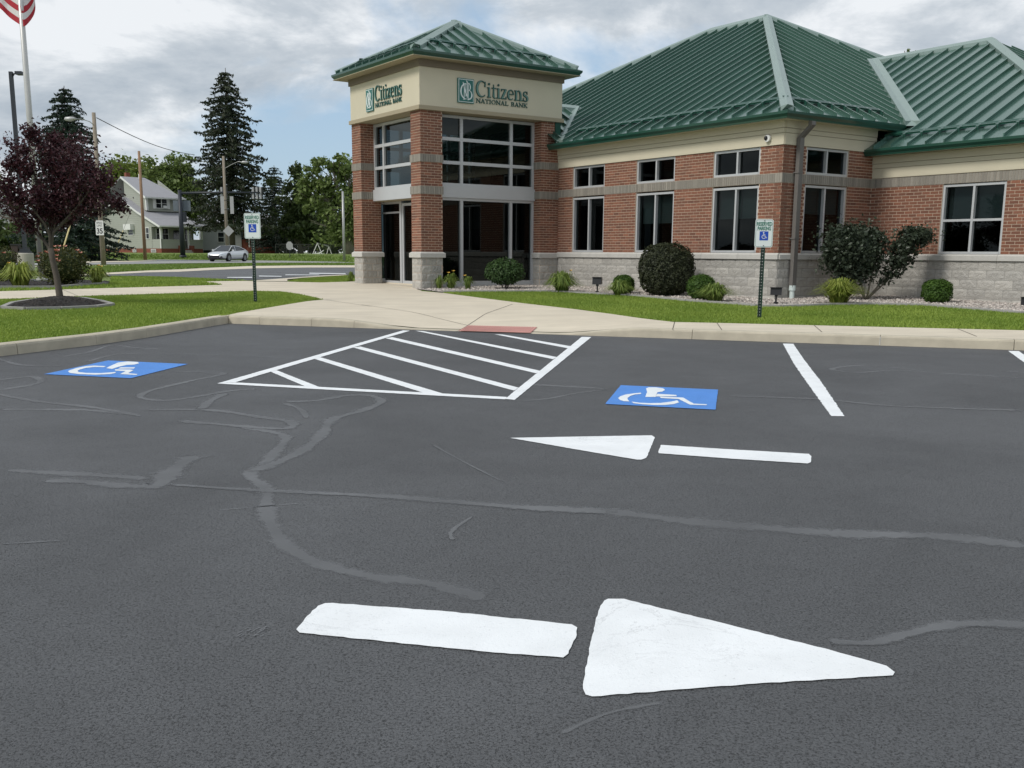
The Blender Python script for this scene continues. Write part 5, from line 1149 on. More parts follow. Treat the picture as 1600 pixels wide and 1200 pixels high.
for (cx, cy, rx, ry, n) in ((1345, 385, 44, 32, 1500), (1320, 395, 34, 40, 1200), (1430, 368, 26, 14, 500), (1410, 395, 22, 18, 420), (1400, 420, 16, 12, 160), (1340, 425, 34, 18, 500)):
    for _ in range(n):
        a = random.uniform(-1, 1); b = random.uniform(-1, 1)
        if a*a+b*b < 1: pts.append(loc_at(cx+a*rx, cy+b*ry, Yc+random.uniform(-.4, .4)*math.sqrt(1-a*a-b*b)*rx/30)[:])
leaf_mesh('foliage', pts, .042, MT['serv'], gs, up=.2, asp=.6, curl=.12)
# ------------------------------------------------------------------ plum tree
def tubes_tree(m, base, d, L_, r, depth, tips, rnd, spread=.55, up=.15):
    p = base; pts = [p.copy()]; rs = [r]; n = 4
    for i in range(n):
        d = (d+Vector((rnd.gauss(0, .12), rnd.gauss(0, .12), rnd.gauss(0, .06)+up*.25))).normalized(); p = p+d*L_/n; pts.append(p.copy()); rs.append(r*(1-.4*(i+1)/n))
    m.tube(pts, rs, 6 if depth > 1 else 4, caps=False)
    if depth <= 1: tips += pts[1:]
    if depth == 0: return
    for k in range(rnd.choice((2, 3, 3))):
        a = rnd.uniform(0, 6.28); o_ = d.orthogonal().normalized(); o_ = Matrix.Rotation(a, 3, d) @ o_; nd = (d+o_*rnd.uniform(.5, 1)*spread+Vector((0, 0, up))).normalized()
        tubes_tree(m, pts[-1] if k else pts[-2], nd, L_*rnd.uniform(.62, .85), r*.58, depth-1, tips, rnd, spread, up)
tb, ts_ = px_frame(94, 466, .1); plum = thing('plum_tree', 'young purple leaved tree on the black mulch mound', 'tree', gz(tb)); PT0 = gz(tb); rnd = random.Random(5)
def pl(x, y, dy=0.0): return atY(x, y, PT0.y+dy)-PT0
m = MB(); m.tube([pl(94, 468)-V3(0, 0, .1), pl(93, 460), pl(88, 430), pl(82, 405), pl(79, 388)], [.085, .066, .058, .055, .058], 12); 
tips = []
mains = [([(79, 390), (70, 378), (58, 360), (30, 347), (2, 338), (-12, 325)], 0.25), ([(79, 388), (78, 368), (70, 350), (58, 335), (40, 310), (22, 285)], -.2), ([(79, 388), (80, 366), (77, 345), (75, 320), (72, 290), (68, 258)], .1), ([(80, 388), (83, 364), (96, 350), (110, 335), (125, 318), (138, 300)], -.1), ([(80, 366), (88, 340), (92, 310), (98, 285), (102, 262), (104, 245)], .25), ([(96, 350), (115, 337), (140, 330), (160, 328)], .3), ([(58, 335), (42, 328), (20, 322), (0, 312)], -.3), ([(75, 320), (60, 290), (50, 262), (42, 240)], .0)]
for pts_, dy in mains:
    q = [pl(x, y, dy*i/3) for i, (x, y) in enumerate(pts_)]; m.tube(q, np.linspace(.032, .012, len(q)).tolist(), 7, caps=False)
    for i in range(1, len(q)):
        for k in range(2):
            a = rnd.uniform(0, 6.28); d = ((q[i]-q[i-1]).normalized()+V3(math.cos(a)*.7, math.sin(a)*.7, rnd.uniform(.0, .5))).normalized(); tubes_tree(m, q[i], d, .24, .011, 2, tips, rnd, .6, .12)
m.build('trunk', MT['bark'], plum, smooth=True)
pts = []
for tpt in tips:
    if random.random() < .9:
        for _ in range(6): pts.append((tpt+V3(rnd.gauss(0, .06), rnd.gauss(0, .06), rnd.gauss(0, .06)))[:])
for (cx, cy, rx, ry, n) in ((110, 255, 42, 36, 1500), (75, 235, 40, 22, 500), (140, 275, 36, 34, 1200), (90, 300, 50, 34, 1300), (35, 250, 28, 26, 500), (10, 300, 26, 30, 450), (45, 320, 34, 20, 400), (150, 310, 22, 22, 450), (160, 285, 18, 20, 200), (120, 330, 26, 14, 300), (8, 220, 14, 14, 90), (36, 200, 8, 10, 50), (125, 215, 20, 12, 160), (172, 262, 8, 10, 50)):
    for _ in range(int(n*.62)): pts.append(pl(cx+rnd.gauss(0, .5)*rx, cy+rnd.gauss(0, .5)*ry, rnd.gauss(0, .32))[:])
leaf_mesh('crown', pts, .032, MT['plum'], plum, up=.1, asp=.6, curl=.15)
# ------------------------------------------------------------------ roses and lilies in the left bed
def rose(label, x0, x1, yt, yb, n, nb):
    xc = (x0+x1)/2; p0, s = px_frame(xc, yb); r = (x1-x0)/2/s; h = (yb-yt)/s; g = gz(p0+V3(p0.x, p0.y, 0).normalized()*r*.5); t = thing('rose_bush', label, 'rose bush', g, 0, 'rose bushes in the left bed'); rr = np.random.RandomState(n)
    P, D = ell_shell(n, (0, 0, h*.48), (r, r*.8, h*.52), 2.1, .35, rr); P += rr.normal(size=P.shape)*.03; leaf_mesh('foliage', P, .035, MT['rose'], t, curl=.1); core('inner_foliage', (0, 0, h*.45), (r*.7, r*.55, h*.4), MT['rose'], t)
    m = MB()
    for k in range(6): a = k*1.05; m.tube([(0, 0, -.05), (math.cos(a)*r*.6, math.sin(a)*r*.5, h*.7)], [.012, .006], 5)
    m.build('stem', MT['bark'], t)
    for i in range(nb):
        a = rr.uniform(3.3, 6.1); e = rr.uniform(.05, 1.3); c = Vector((math.cos(a)*math.cos(e)*r*1.0, math.sin(a)*math.cos(e)*r*.82, h*.48+math.sin(e)*h*.54)); m = MB()
        for k in range(9): b = k*.698; d = Vector((math.cos(b), math.sin(b), .5*(k % 2)))*.05; f = Vector((-math.sin(b), math.cos(b), .3))*.022; m.add([c, c+d+f, c+d*1.2, c+d-f], [(0, 1, 2, 3)])
        m.build('rose_bloom', MT['bloom'], t)
rose('large rose bush with coral blooms behind the plum tree trunk', 60, 142, 386, 446, 3800, 17); rose('rose bush at the left photo edge behind the daylily', -30, 34, 384, 440, 2200, 5)
blade_clump('big yellow green daylily clump left of the flagpole base', 32, 449, 76, 40, 300, MT['spiky'], group='daylilies in the left bed', blooms=1, bw=.016); blade_clump('daylily clump at the right end of the rose bed', 152, 444, 46, 28, 200, MT['spiky'], group='daylilies in the left bed', blooms=2, bw=.015)
blade_clump('small leafy tuft beside the left entrance column', 548, 440, 16, 16, 60, MT['lily'], group=None, bw=.012)
# ------------------------------------------------------------------ conifers and far trees
def conifer(label, xt, yt, xb, ybase, Y, halfw, mtl, droop, layers, per, gap=.0, name='spruce_tree', seed=1, bare=.06, curve=1.0, clen=1.0, trunk_mat='bark'):
    base = atY(xb, ybase, Y); base.z = zt(base.x, base.y); top = atY(xt, yt, Y); Hh = top.z-base.z; s = F/Y; R = halfw/s; t = thing(name, label, 'spruce', base); rr = np.random.RandomState(seed)
    lean = Vector((top.x-base.x, 0, Hh)); m = MB(); m.tube([Vector((0, 0, -.2)), lean*.5, lean], [Hh*.018, Hh*.011, .03], 8); m.build('trunk', MT[trunk_mat], t, smooth=True)
    P = []; bm = MB(); sz = []
    for L_ in range(layers):
        u = bare+(1-bare)*(L_+rr.uniform(-.25, .25))/layers; z = Hh*u; rad = R*(1-u)**(.75*curve)*(.85+.3*rr.rand())+.15
        nb = 7 if u < .85 else 5; a0 = rr.uniform(0, 6.28)
        for k in range(nb):
            a = a0+k*6.283/nb+rr.uniform(-.25, .25); rl = rad*rr.uniform(.65, 1.12)
            if rr.rand() < gap: continue
            c0 = lean*u; ns = max(3, int(per*rl/R)); rise = (.12 if droop > 0 else .3)
            for i in range(ns):
                v = (i+rr.rand())/ns; d = rl*v; zz = -droop*rl*v**1.4+rise*rl*v*(1-v)+(.10*rl*max(0, v-.8)*5*(droop > .2))
                side = rr.uniform(-1, 1)*.22*rl*(1-.6*v); hang = -abs(rr.normal())*.18*clen
                P.append((c0.x+math.cos(a)*d-math.sin(a)*side, math.sin(a)*d+math.cos(a)*side, z+zz+hang*rr.rand()))
            bm.tube([c0, c0+Vector((math.cos(a)*rl*.5, math.sin(a)*rl*.5, (-droop*.35+rise*.25)*rl)), c0+Vector((math.cos(a)*rl*.95, math.sin(a)*rl*.95, -droop*.9*rl))], [.05, .035, .015], 4, caps=False)
    bm.build('limbs', MT['bark'], t, kind='stuff')
    leaf_mesh('crown', P, .17*Hh/14*clen, mtl, t, up=.0, asp=.4, curl=.1); return t
conifer('tall open spruce with drooping dark layers beside the sage green house', 352, 106, 364, 398, 118, 84, MT['spruce'], .26, 34, 150, .04, seed=3, clen=.95, curve=.72, bare=.17)
conifer('dense dark spruce behind the plum tree and left utility pole', 100, 134, 112, 405, 92, 92, MT['spruce2'], .12, 46, 165, .0, seed=8, clen=.95, curve=.85, bare=.01)
conifer('shorter dark spruce between the tall spruce and the leafy trees', 428, 258, 432, 396, 128, 46, MT['spruce2'], .15, 30, 130, .03, seed=12, clen=1.0, curve=.8)
def blob_tree(label, xb, yb, Y, blobs, mtl, n, leaf, trunk_w=.35, name='leafy_tree', seed=1, limbs=True, sparse=0.0, group=None, dd=.8):
    base = atY(xb, yb, Y); base.z = zt(base.x, base.y); t = thing(name, label, 'tree', base, 0, group); rr = np.random.RandomState(seed); P = []; m = MB(); s = F/Y
    tot = sum(b[2]*b[3] for b in blobs)
    for (cx, cy, rx, ry) in blobs:
        c = atY(cx, cy, Y)-base; R = np.array([rx/s, rx/s*dd, ry/s]); k = int(n*rx*ry/tot); sub = max(5, int(rx*ry/26))
        SC_ = [rr.normal(size=3)*.45 for _ in range(sub)]
        for _ in range(k):
            q = SC_[rr.randint(sub)]+rr.normal(size=3)*.16; P.append((c.x+q[0]*R[0]*1.15, c.y+q[1]*R[1]*1.15, c.z+q[2]*R[2]*1.15))
        mid = Vector((c.x*.45, c.y*.3, c.z*.55)); m.tube([Vector((0, 0, c.z*.15)), mid, c, c+Vector((rr.normal()*R[0]*.4, 0, R[2]*.6))], [trunk_w*.5, trunk_w*.32, trunk_w*.16, .03], 6, caps=False)
        for _ in range(6):
            e = c+Vector((rr.normal()*R[0]*.6, rr.normal()*R[1]*.5, abs(rr.normal())*R[2]*.6)); m.tube([mid.lerp(c, .6), e], [trunk_w*.14, .02], 4, caps=False)
    top = atY(blobs[0][0], blobs[0][1], Y)-base; m.tube([Vector((0, 0, -.3)), Vector((0, 0, top.z*.2)), Vector((top.x*.4, 0, top.z*.5))], [trunk_w, trunk_w*.75, trunk_w*.5], 9); m.build('trunk', MT['palebark'], t, smooth=True)
    leaf_mesh('crown', P, leaf, mtl, t, up=.1, asp=.6, curl=.1); return t
G_ = 'leafy trees behind the houses'
blob_tree('yellow green tree crown rising left behind the house roof', 215, 392, 165, [(205, 280, 34, 26), (178, 280, 28, 22), (235, 284, 28, 24), (200, 300, 50, 30), (240, 305, 36, 30), (165, 300, 30, 26)], MT['tree1'], 11000, .34, .5, seed=2, group=G_, dd=1)
blob_tree('mid green tree crown rising right behind the house roof', 280, 392, 150, [(268, 264, 22, 18), (288, 272, 16, 18), (258, 285, 26, 26), (285, 295, 30, 30), (270, 330, 36, 30), (305, 320, 26, 30)], MT['tree2'], 11000, .30, .5, seed=4, group=G_, dd=1)
blob_tree('big thin topped tree with crooked trunk beside the entrance column', 546, 402, 112, [(520, 262, 24, 16), (490, 262, 14, 16), (545, 270, 18, 22), (505, 300, 30, 26), (540, 320, 26, 34), (478, 300, 14, 20), (520, 350, 34, 26), (560, 350, 20, 30)], MT['tree2'], 8500, .22, .55, seed=6, group=G_)
blob_tree('mid green tree with crown left of the crooked one', 470, 398, 124, [(466, 290, 16, 24), (462, 325, 28, 26), (490, 345, 30, 24), (450, 355, 24, 22), (500, 372, 30, 14)], MT['tree3'], 9000, .24, .4, seed=7, group=G_)
blob_tree('dark undergrowth thicket behind the chain link fence', 470, 394, 140, [(445, 375, 26, 16), (475, 380, 26, 12), (510, 378, 30, 14), (545, 372, 26, 18), (430, 365, 20, 20), (500, 360, 30, 16), (460, 350, 30, 20)], MT['tree3'], 9000, .30, .3, seed=9, name='thicket')
blob_tree('dark tree filling the gap left of the big spruce', 22, 400, 120, [(10, 372, 30, 22), (40, 365, 26, 24), (60, 385, 26, 14), (-30, 360, 30, 30)], MT['tree3'], 7000, .28, .3, seed=19, group=None)
blob_tree('treetop just showing over the rear roof valley of the bank', 1440, 396, 62, [(1432, 122, 34, 20), (1470, 116, 26, 14), (1416, 88, 4, 9), (1424, 86, 4, 8), (1462, 82, 6, 4), (1476, 80, 4, 4)], MT['tree2'], 2600, .13, .3, seed=21)
blob_tree('low hedge of trees between the dark spruce and the sage house', 190, 396, 150, [(170, 372, 30, 22), (195, 380, 20, 16), (140, 375, 30, 20), (225, 385, 20, 10)], MT['tree2'], 4200, .30, .3, seed=29, name='hedge_tree')
blob_tree('distant tree filling the sky gap behind the light pole', -20, 398, 150, [(-20, 330, 40, 40), (10, 345, 26, 30)], MT['tree2'], 3500, .32, .3, seed=23)
# ------------------------------------------------------------------ houses across the street
def hthing(label, px, py, Y, yaw, name='house'):
    b = atY(px, py, Y); b.z = zt(b.x, b.y)-.02; return thing(name, label, 'house', b, math.radians(yaw)), b
HS = 1.0
hs, hb = hthing('sage green clapboard house with white trim and grey stepped roofs', 252.5, 394, 117, 48)
def hb_(m, x0, x1, y0, y1, z0, z1, mi=0): m.box((x0*HS, y0*HS, z0*HS), (x1*HS, y1*HS, z1*HS), mi)
def hpart(name, mt, *bx):
    m = MB(); [hb_(m, *b_) for b_ in bx]; return m.build(name, MT[mt], hs)
m = MB(); m.prism([(2.0, .5), (2.0, 3.85), (8.7, 6.3), (14.2, 4.3), (14.2, .5)], 0.0, .15, axis='x'); m.prism([(2.0, .5), (2.0, 3.85), (8.7, 6.3), (14.2, 4.3), (14.2, .5)], 5.2, 5.35, axis='x'); hb_(m, .15, 5.2, 1.95, 2.1, .5, 3.9)
hb_(m, .15, 5.3, 14.0, 14.15, .5, 4.3); hb_(m, 0, .14, 0.05, 1.95, .5, 1.55); hb_(m, .14, 2.5, 0, .14, .5, 1.55); hb_(m, 3.55, 5.35, 0, .14, .5, 1.55); hb_(m, 5.21, 5.35, .14, 1.9, .5, 1.55); hb_(m, .14, 5.3, 0.0, .1, 2.95, 3.15); m.prism([(.1, 2.95), (.1, 3.15), (1.98, 3.8), (1.98, 2.95)], 0.0, .12, axis='x')
m.build('wall', MT['house'], hs)
m = MB(); m.prism([(4.3, 4.8), (4.3, 6.45), (9.4, 8.75), (9.4, 6.5)], .8, .92, axis='x'); m.prism([(4.3, 4.8), (4.3, 6.45), (9.4, 8.75), (9.4, 6.5)], 5.2, 5.32, axis='x'); hb_(m, .92, 5.2, 4.3, 4.42, 4.8, 6.5); m.build('dormer', MT['house'], hs)
hpart('foundation', 'rbrick', (.02, 5.33, .02, 14.1, -.1, .5)); hpart('porch_floor', 'steel', (.16, 5.2, .16, 1.9, .46, .54))
for x in (.0, 2.42, 3.42, 5.2): hpart('porch_post', 'wtrim', (x, x+.16, -.03, .12, 1.55 if x not in (2.42, 3.42) else .5, 2.95))
hpart('corner_board', 'wtrim', (-.04, -.005, -.04, .14, .5, 2.95)); hpart('corner_board', 'wtrim', (.74, .79, 4.22, 4.42, 4.9, 6.3)); hpart('corner_board', 'wtrim', (.8, 1.0, 4.22, 4.29, 4.9, 6.3))
def roofquad(name, q, parent, th=.12, mt='shingle'):
    V = [Vector(p) for p in q]; n = (V[1]-V[0]).cross(V[-1]-V[0]).normalized(); n = n if n.z > 0 else -n; m = MB(); k = len(V); m.add(V+[v-n*th for v in V], [tuple(range(k)), tuple(reversed(range(k, 2*k)))]+[(i, (i+1) % k, k+(i+1) % k, k+i) for i in range(k)]); return m.build(name, MT[mt], parent)
roofquad('roof', [(-.4, -.5, 3.05), (5.8, -.5, 3.05), (5.0, 4.35, 4.72), (-.4, 4.35, 4.72)], hs); roofquad('roof', [(-.4, 4.35, 4.72), (.85, 4.35, 4.72), (.85, 8.7, 6.5), (-.4, 8.7, 6.5)], hs); roofquad('roof', [(-.4, 8.7, 6.5), (5.6, 8.7, 6.5), (5.6, 14.6, 4.3), (-.4, 14.6, 4.3)], hs)
roofquad('roof', [(5.8, -.5, 3.05), (7.6, 3.6, 3.1), (5.4, 6, 4.9), (5.0, 4.35, 4.72)], hs)
roofquad('roof', [(.45, 3.85, 6.40), (5.65, 3.85, 6.40), (3.5, 9.4, 8.95), (.45, 9.4, 8.95)], hs); roofquad('roof', [(5.65, 3.85, 6.40), (5.65, 14.6, 6.40), (3.5, 9.4, 8.95)], hs, .02); roofquad('roof', [(.45, 14.6, 6.4), (5.65, 14.6, 6.4), (3.5, 9.4, 8.95), (.45, 9.4, 8.95)], hs)
def rake(q, h=.24):
    V = [Vector(p) for p in q]; m = MB(); m.add(V+[v+Vector((0, 0, h)) for v in V], [(0, 1, 2, 3), (4, 5, 6, 7), (0, 1, 5, 4), (1, 2, 6, 5), (2, 3, 7, 6), (3, 0, 4, 7)]); m.build('rake_board', MT['wtrim'], hs)
rake([(-.45, -.5, 2.83), (-.41, -.5, 2.83), (-.41, 4.35, 4.50), (-.45, 4.35, 4.50)]); rake([(-.45, 4.35, 4.50), (-.41, 4.35, 4.50), (-.41, 8.7, 6.28), (-.45, 8.7, 6.28)]); rake([(-.45, 8.7, 6.28), (-.41, 8.7, 6.28), (-.41, 14.6, 4.08), (-.45, 14.6, 4.08)]); rake([(.40, 3.85, 6.18), (.44, 3.85, 6.18), (.44, 9.4, 8.73), (.40, 9.4, 8.73)])
hpart('eave_gutter', 'wtrim', (-.4, 5.85, -.62, -.5, 2.9, 3.06)); hpart('eave_gutter', 'wtrim', (.4, 5.7, 3.75, 3.85, 6.25, 6.42)); hpart('chimney', 'rbrick', (1.6, 2.1, 10.2, 10.7, 7.4, 9.5)); hpart('vent_pipe', 'wtrim', (2.6, 2.75, 9.0, 9.15, 8.7, 9.35))
def hwin(parent, x, y, z, w, h, face='-y', frame='wtrim', nm='window', mull=1, sc=HS):
    M = Mx(face, (y if face in ('-y', '+y') else x)*sc); u = (x if face in ('-y', '+y') else y)*sc; w *= sc; h *= sc; z *= sc; m = MB(); fw = .07*sc
    mbox(m, M, u, u+fw, .0, .05, z, z+h); mbox(m, M, u+w-fw, u+w, 0, .05, z, z+h); mbox(m, M, u+fw, u+w-fw, 0, .05, z+h-fw, z+h); mbox(m, M, u+fw, u+w-fw, 0, .06, z, z+fw)
    mbox(m, M, u+fw, u+w-fw, 0, .04, z+h/2-.025, z+h/2+.025)
    if mull > 1:
        for k in range(1, mull): mbox(m, M, u+w*k/mull-.05, u+w*k/mull+.05, 0, .05, z+fw, z+h-fw)
    o = m.build(nm, MT[frame], parent); g = MB(); g.add([M(u+fw, .015, z+fw), M(u+w-fw, .015, z+fw), M(u+w-fw, .015, z+h-fw), M(u+fw, .015, z+h-fw)], [(0, 1, 2, 3)]); g.build('pane', MT['winblack'], o, fixn=False); return o
hwin(hs, 1.95, 4.3, 5.15, 1.5, 1.15, mull=2)
for x in (1.62, 3.46): hpart('shutter', 'wtrim', (x, x+.30, 4.24, 4.3, 5.12, 6.32))
hpart('window_air_conditioner', 'wtrim', (2.85, 3.3, 4.0, 4.24, 5.2, 5.5))
hwin(hs, .5, 1.95, 1.45, 1.6, 1.4, mull=2); hwin(hs, 4.1, 1.95, 1.45, .9, 1.4)
hpart('front_door', 'winblack', (2.7, 3.45, 1.90, 1.95, .55, 2.6))
hwin(hs, 0.0, 6.2, 2.0, 1.3, .75, '-x'); hwin(hs, 0.0, 2.5, 1.55, 1.5, 1.35, '-x', mull=2)
m = MB(); m.prism([(6.0, 2.65), (6.0, 3.3), (7.7, 3.3), (7.7, 2.65)], -.5, -.02, axis='x'); m.build('window_awning', MT['wtrim'], hs)
hwin(hs, 0.0, 1.2, .06, 1.1, .36, '-x'); hwin(hs, 0.0, 5.8, .06, .8, .36, '-x')
for x in (2.42, 3.8): hpart('step_pier', 'rbrick', (x-.3, x, -.7, -.03, -.1, .85))
hpart('porch_steps', 'concbase', (2.43, 3.49, -.6, -.04, -.1, .34)); hpart('porch_steps', 'concbase', (2.43, 3.49, -.9, -.6, -.1, .17))
# pale house behind the car
h2, _ = hthing('pale clapboard house wing behind the parked silver car', 318, 393, 126, 21, 'house')
m = MB(); m.box((0, 0, .35), (4.6, 6, 3.6)); m.build('wall', MT['housew'], h2); m = MB(); m.box((.05, .05, -.1), (4.55, 5.9, .35)); m.build('foundation', MT['dark'], h2)
roofquad('roof', [(-.3, -.3, 3.15), (4.4, -.3, 3.15), (4.4, 3, 4.6), (-.3, 3, 4.6)], h2); hwin(h2, 1.55, 0, 1.15, .75, 1.15, sc=1.12)
h3, _ = hthing('dark red brick house with white porch trim under the spruce', 366, 393.5, 128, 18, 'house')
m = MB(); m.box((0, 0, -.1), (5.2, 6, 3.5)); m.box((1.6, -1.6, -.1), (5.4, 0, .75)); m.box((.9, -.6, -.1), (1.7, 0, 1.7)); m.build('wall', MT['rbrick'], h3); roofquad('roof', [(-.4, -1.9, 3.05), (5.2, -1.9, 3.05), (5.2, 3, 4.9), (-.4, 3, 4.9)], h3)
hwin(h3, 4.0, 0, 1.3, .55, 1.2, sc=1.0); hwin(h3, 4.6, 0, 1.3, .45, 1.2, sc=1.0); hwin(h3, .3, 0, 1.2, .9, 1.5, sc=1.0, mull=2)
m = MB(); m.box((2.7, -.05, .75), (3.3, 0, 2.95)); m.build('door', MT['wtrim'], h3)
for x in (1.7, 5.2): m = MB(); m.box((x, -1.6, .75), (x+.16, -1.44, 3.0)); m.build('porch_post', MT['wtrim'], h3)
h4, _ = hthing('pale house glimpsed through the plum tree at the left edge', -40, 395, 128, 20, 'house')
m = MB(); m.box((0, 0, 0), (5.6, 6, 4.2)); m.prism([(0, 4.2), (5.6, 4.2), (2.8, 7.2)], 0, 6, axis='y'); m.build('wall', MT['housew'], h4); hwin(h4, 3.4, 0, 1.4, .9, 1.4, sc=1.0); roofquad('roof', [(-.3, -.4, 3.6), (2.5, -.4, 6.5), (2.5, 5.6, 6.5), (-.3, 5.6, 3.6)], h4); roofquad('roof', [(5.3, -.4, 3.6), (2.5, -.4, 6.5), (2.5, 5.6, 6.5), (5.3, 5.6, 3.6)], h4)
# ------------------------------------------------------------------ poles, lights, signals
def pole_thing(label, xb, yb, yt, name, cat, group=None):
    b = onG(xb, yb); t = thing(name, label, cat, gz(b), 0, group); b = gz(b); s = F/b.y; return t, b, lambda x, y, dy=0.0: atY(x, y, b.y+dy)-b
t, b, q = pole_thing('wooden street light pole carrying the speed limit sign', 162, 413.5, 176, 'utility_pole', 'utility pole', 'utility poles')
m = MB(); zt_ = q(150.5, 176).z; m.tube([(0, 0, -.1), (0, 0, zt_*.5), (0, 0, zt_)], [.165, .14, .115], 12); m.build('pole', MT['poleg'], t, smooth=True)
m = MB(); a0 = q(150, 196); a0.x = 0; m.tube([a0, q(140, 190, -.6), q(127, 186, -1.2), q(118, 186, -1.6)], .025, 8); m.build('arm', MT['steel'], t)
m = MB(); c = q(110, 186, -1.8); m.tube([c+V3(.35, 0, .02), c+V3(.2, 0, .03), c, c-V3(.3, 0, 0), c-V3(.38, 0, .02)], [.05, .11, .15, .12, .03], 12); m.build('lamp_head', MT['steel'], t, smooth=True)
P1, P1b, P1q = t, b, q
t, b, q = pole_thing('tall slim wooden utility pole in front of the sage house', 227, 405.8, 236, 'utility_pole', 'utility pole', 'utility poles'); zt_ = q(216, 236).z
m = MB(); m.tube([(0, 0, -.1), (0, 0, zt_)], [.17, .12], 12); m.build('pole', mat('pine_pole', (.30, .19, .12), .9, noise=.25, nscale=4, bump=.3), t, smooth=True)
t, b, q = pole_thing('utility pole with street light arm rising behind the silver car', 356, 404.5, 244, 'utility_pole', 'utility pole', 'utility poles'); zt_ = q(350, 244).z
m = MB(); m.tube([(0, 0, -.1), (0, 0, zt_)], [.17, .12], 12); m.build('pole', MT['poleg'], t, smooth=True)
m = MB(); a0 = q(352, 264); a0.x = 0; m.tube([a0, q(362, 257, -.5), q(372, 252.5, -1), q(378, 253, -1.2)], .03, 8); m.build('arm', MT['steel'], t); c = q(382, 253.5, -1.3); m = MB(); m.tube([c-V3(.35, 0, 0), c-V3(.15, 0, 0), c+V3(.2, 0, 0), c+V3(.38, 0, 0)], [.05, .13, .14, .03], 10); m.build('lamp_head', MT['steel'], t, smooth=True)
for dx, yy, zz in ((.0, 0, 0),):
    pass
sgp = thing('warning_sign', 'back of a diamond warning sign on the pole behind the car', 'road sign', b+q(357, 361, -.35)); m = MB(); r_ = .55; m.prism([(-r_, 0), (0, -r_), (r_, 0), (0, r_)], -.012, .012, axis='y'); m.build('sign_plate', MT['steel'], sgp); m = MB(); m.box((-.3, .012, -.03), (.3, .05, .03)); m.build('bracket', MT['black'], sgp)
t, b, q = pole_thing('bare pale utility pole left of the entrance column', 538, 408.5, 299, 'utility_pole', 'utility pole', 'utility poles'); m = MB(); zt_ = q(533, 299).z; m.tube([(0, 0, -.1), (0, 0, zt_)], [.14, .1], 12); m.build('pole', MT['steel'], t, smooth=True)
# overhead wire
wr0 = thing('overhead_wire', 'sagging overhead wire running right from the speed limit pole', 'wire'); m = MB(); A_ = P1b+P1q(151, 184); B_ = atY(304, 242, 100); pts = [A_.lerp(B_, i/16)-V3(0, 0, 1.2*math.sin(math.pi*i/16)*.35) for i in range(17)]; m.tube(pts, .028, 5); m.build('wire', MT['wire'], wr0)
# signal mast
t, b, q = pole_thing('black traffic signal mast with a long arm and signals seen from behind', 286, 402.8, 298, 'traffic_signal', 'traffic signal'); m = MB(); zt_ = q(280, 297).z; m.tube([(0, 0, 0), (0, 0, zt_)], [.26, .18], 14); m.tube([(0, 0, 0), (0, 0, .25)], .36, 14); m.build('pole', MT['blkpole'], t, smooth=True)
za = q(283, 302).z; xe = q(406, 299.5).x; m = MB(); m.tube([(0, 0, za), (xe*.5, 0, za+.1), (xe, 0, za+.12)], [.13, .10, .07], 10); m.build('mast_arm', MT['blkpole'], t, smooth=True)
for px_ in (345.5, 351, 394.5, 400.5, 406.2):
    c = q(px_, 301, -.05); m = MB(); m.box((c.x-.10, .08, c.z-.60), (c.x+.10, .30, c.z+.55)); o_ = m.build('signal_head', MT['steel'] if px_ not in (351,) else MT['black'], t)
    m = MB(); m.box((c.x+.101, .12, c.z-.60), (c.x+.18, .30, c.z+.55)); m.build('backplate', MT['black'], o_)
m = MB(); c = q(283, 321.5, .4); m.box((q(269, 321).x, .30, c.z-.52), (q(296, 321).x, .36, c.z+.52)); m.build('street_name_sign', mat('sign_back_blue_grey', (.17, .20, .23), .5, metal=.3), t)
m = MB(); c = q(286, 339); m.box((.1, -.1, c.z-.5), (.5, .25, c.z+.5)); m.build('control_box', MT['blkpole'], t)
t = thing('lane_sign_panel', 'pair of tall pale sign backs hung on the utility pole under the mast arm', 'road sign', b+q(355, 320, -.4) if False else atY(355, 320, 100))
for x0, x1 in ((-.64, -.30), (.28, .62)): m = MB(); m.box((x0, 0, -.85), (x1, .03, .8)); m.build('sign_plate', MT['steel'], t)
for zz in (-.5, .4): m = MB(); m.box((-.6, .03, zz), (.6, .07, zz+.06)); m.build('bracket', MT['black'], t)
# lamp standard with concrete base, flagpole and flag
t = thing('lamp_post', 'dark square parking lot light on a round concrete base at left', 'lamp post', gz(onG(42, 425.5))); b = Vector(t.location); q = lambda x, y, dy=0.0: atY(x, y, b.y+dy)-b
m = MB(); m.tube([(0, 0, -.2), (0, 0, .74), (0, 0, .78)], [.31, .31, .29], 24); m.build('concrete_base', MT['concbase'], t, smooth=False); m = MB(); m.box((-.18, -.18, .78), (.18, .18, .86)); m.box((-.14, -.14, .86), (.14, .14, .94)); m.build('base_plate', MT['blkpole'], t)
zt_ = q(20, 112).z; m = MB(); m.box((-.065, -.065, .94), (.065, .065, zt_)); m.build('pole', MT['blkpole'], t); m = MB(); m.tube([(0, 0, zt_-.25), (.12, 0, zt_-.08), (.26, 0, zt_-.06)], .035, 8); m.build('arm', MT['blkpole'], t); m = MB(); m.box((.22, -.16, zt_-.12), (.48, .16, zt_)); m.build('lamp_head', MT['blkpole'], t)
t = thing('flagpole', 'pale tapered flagpole at the left photo edge', 'flagpole', gz(onG(66, 438))); b = Vector(t.location); FPb = b
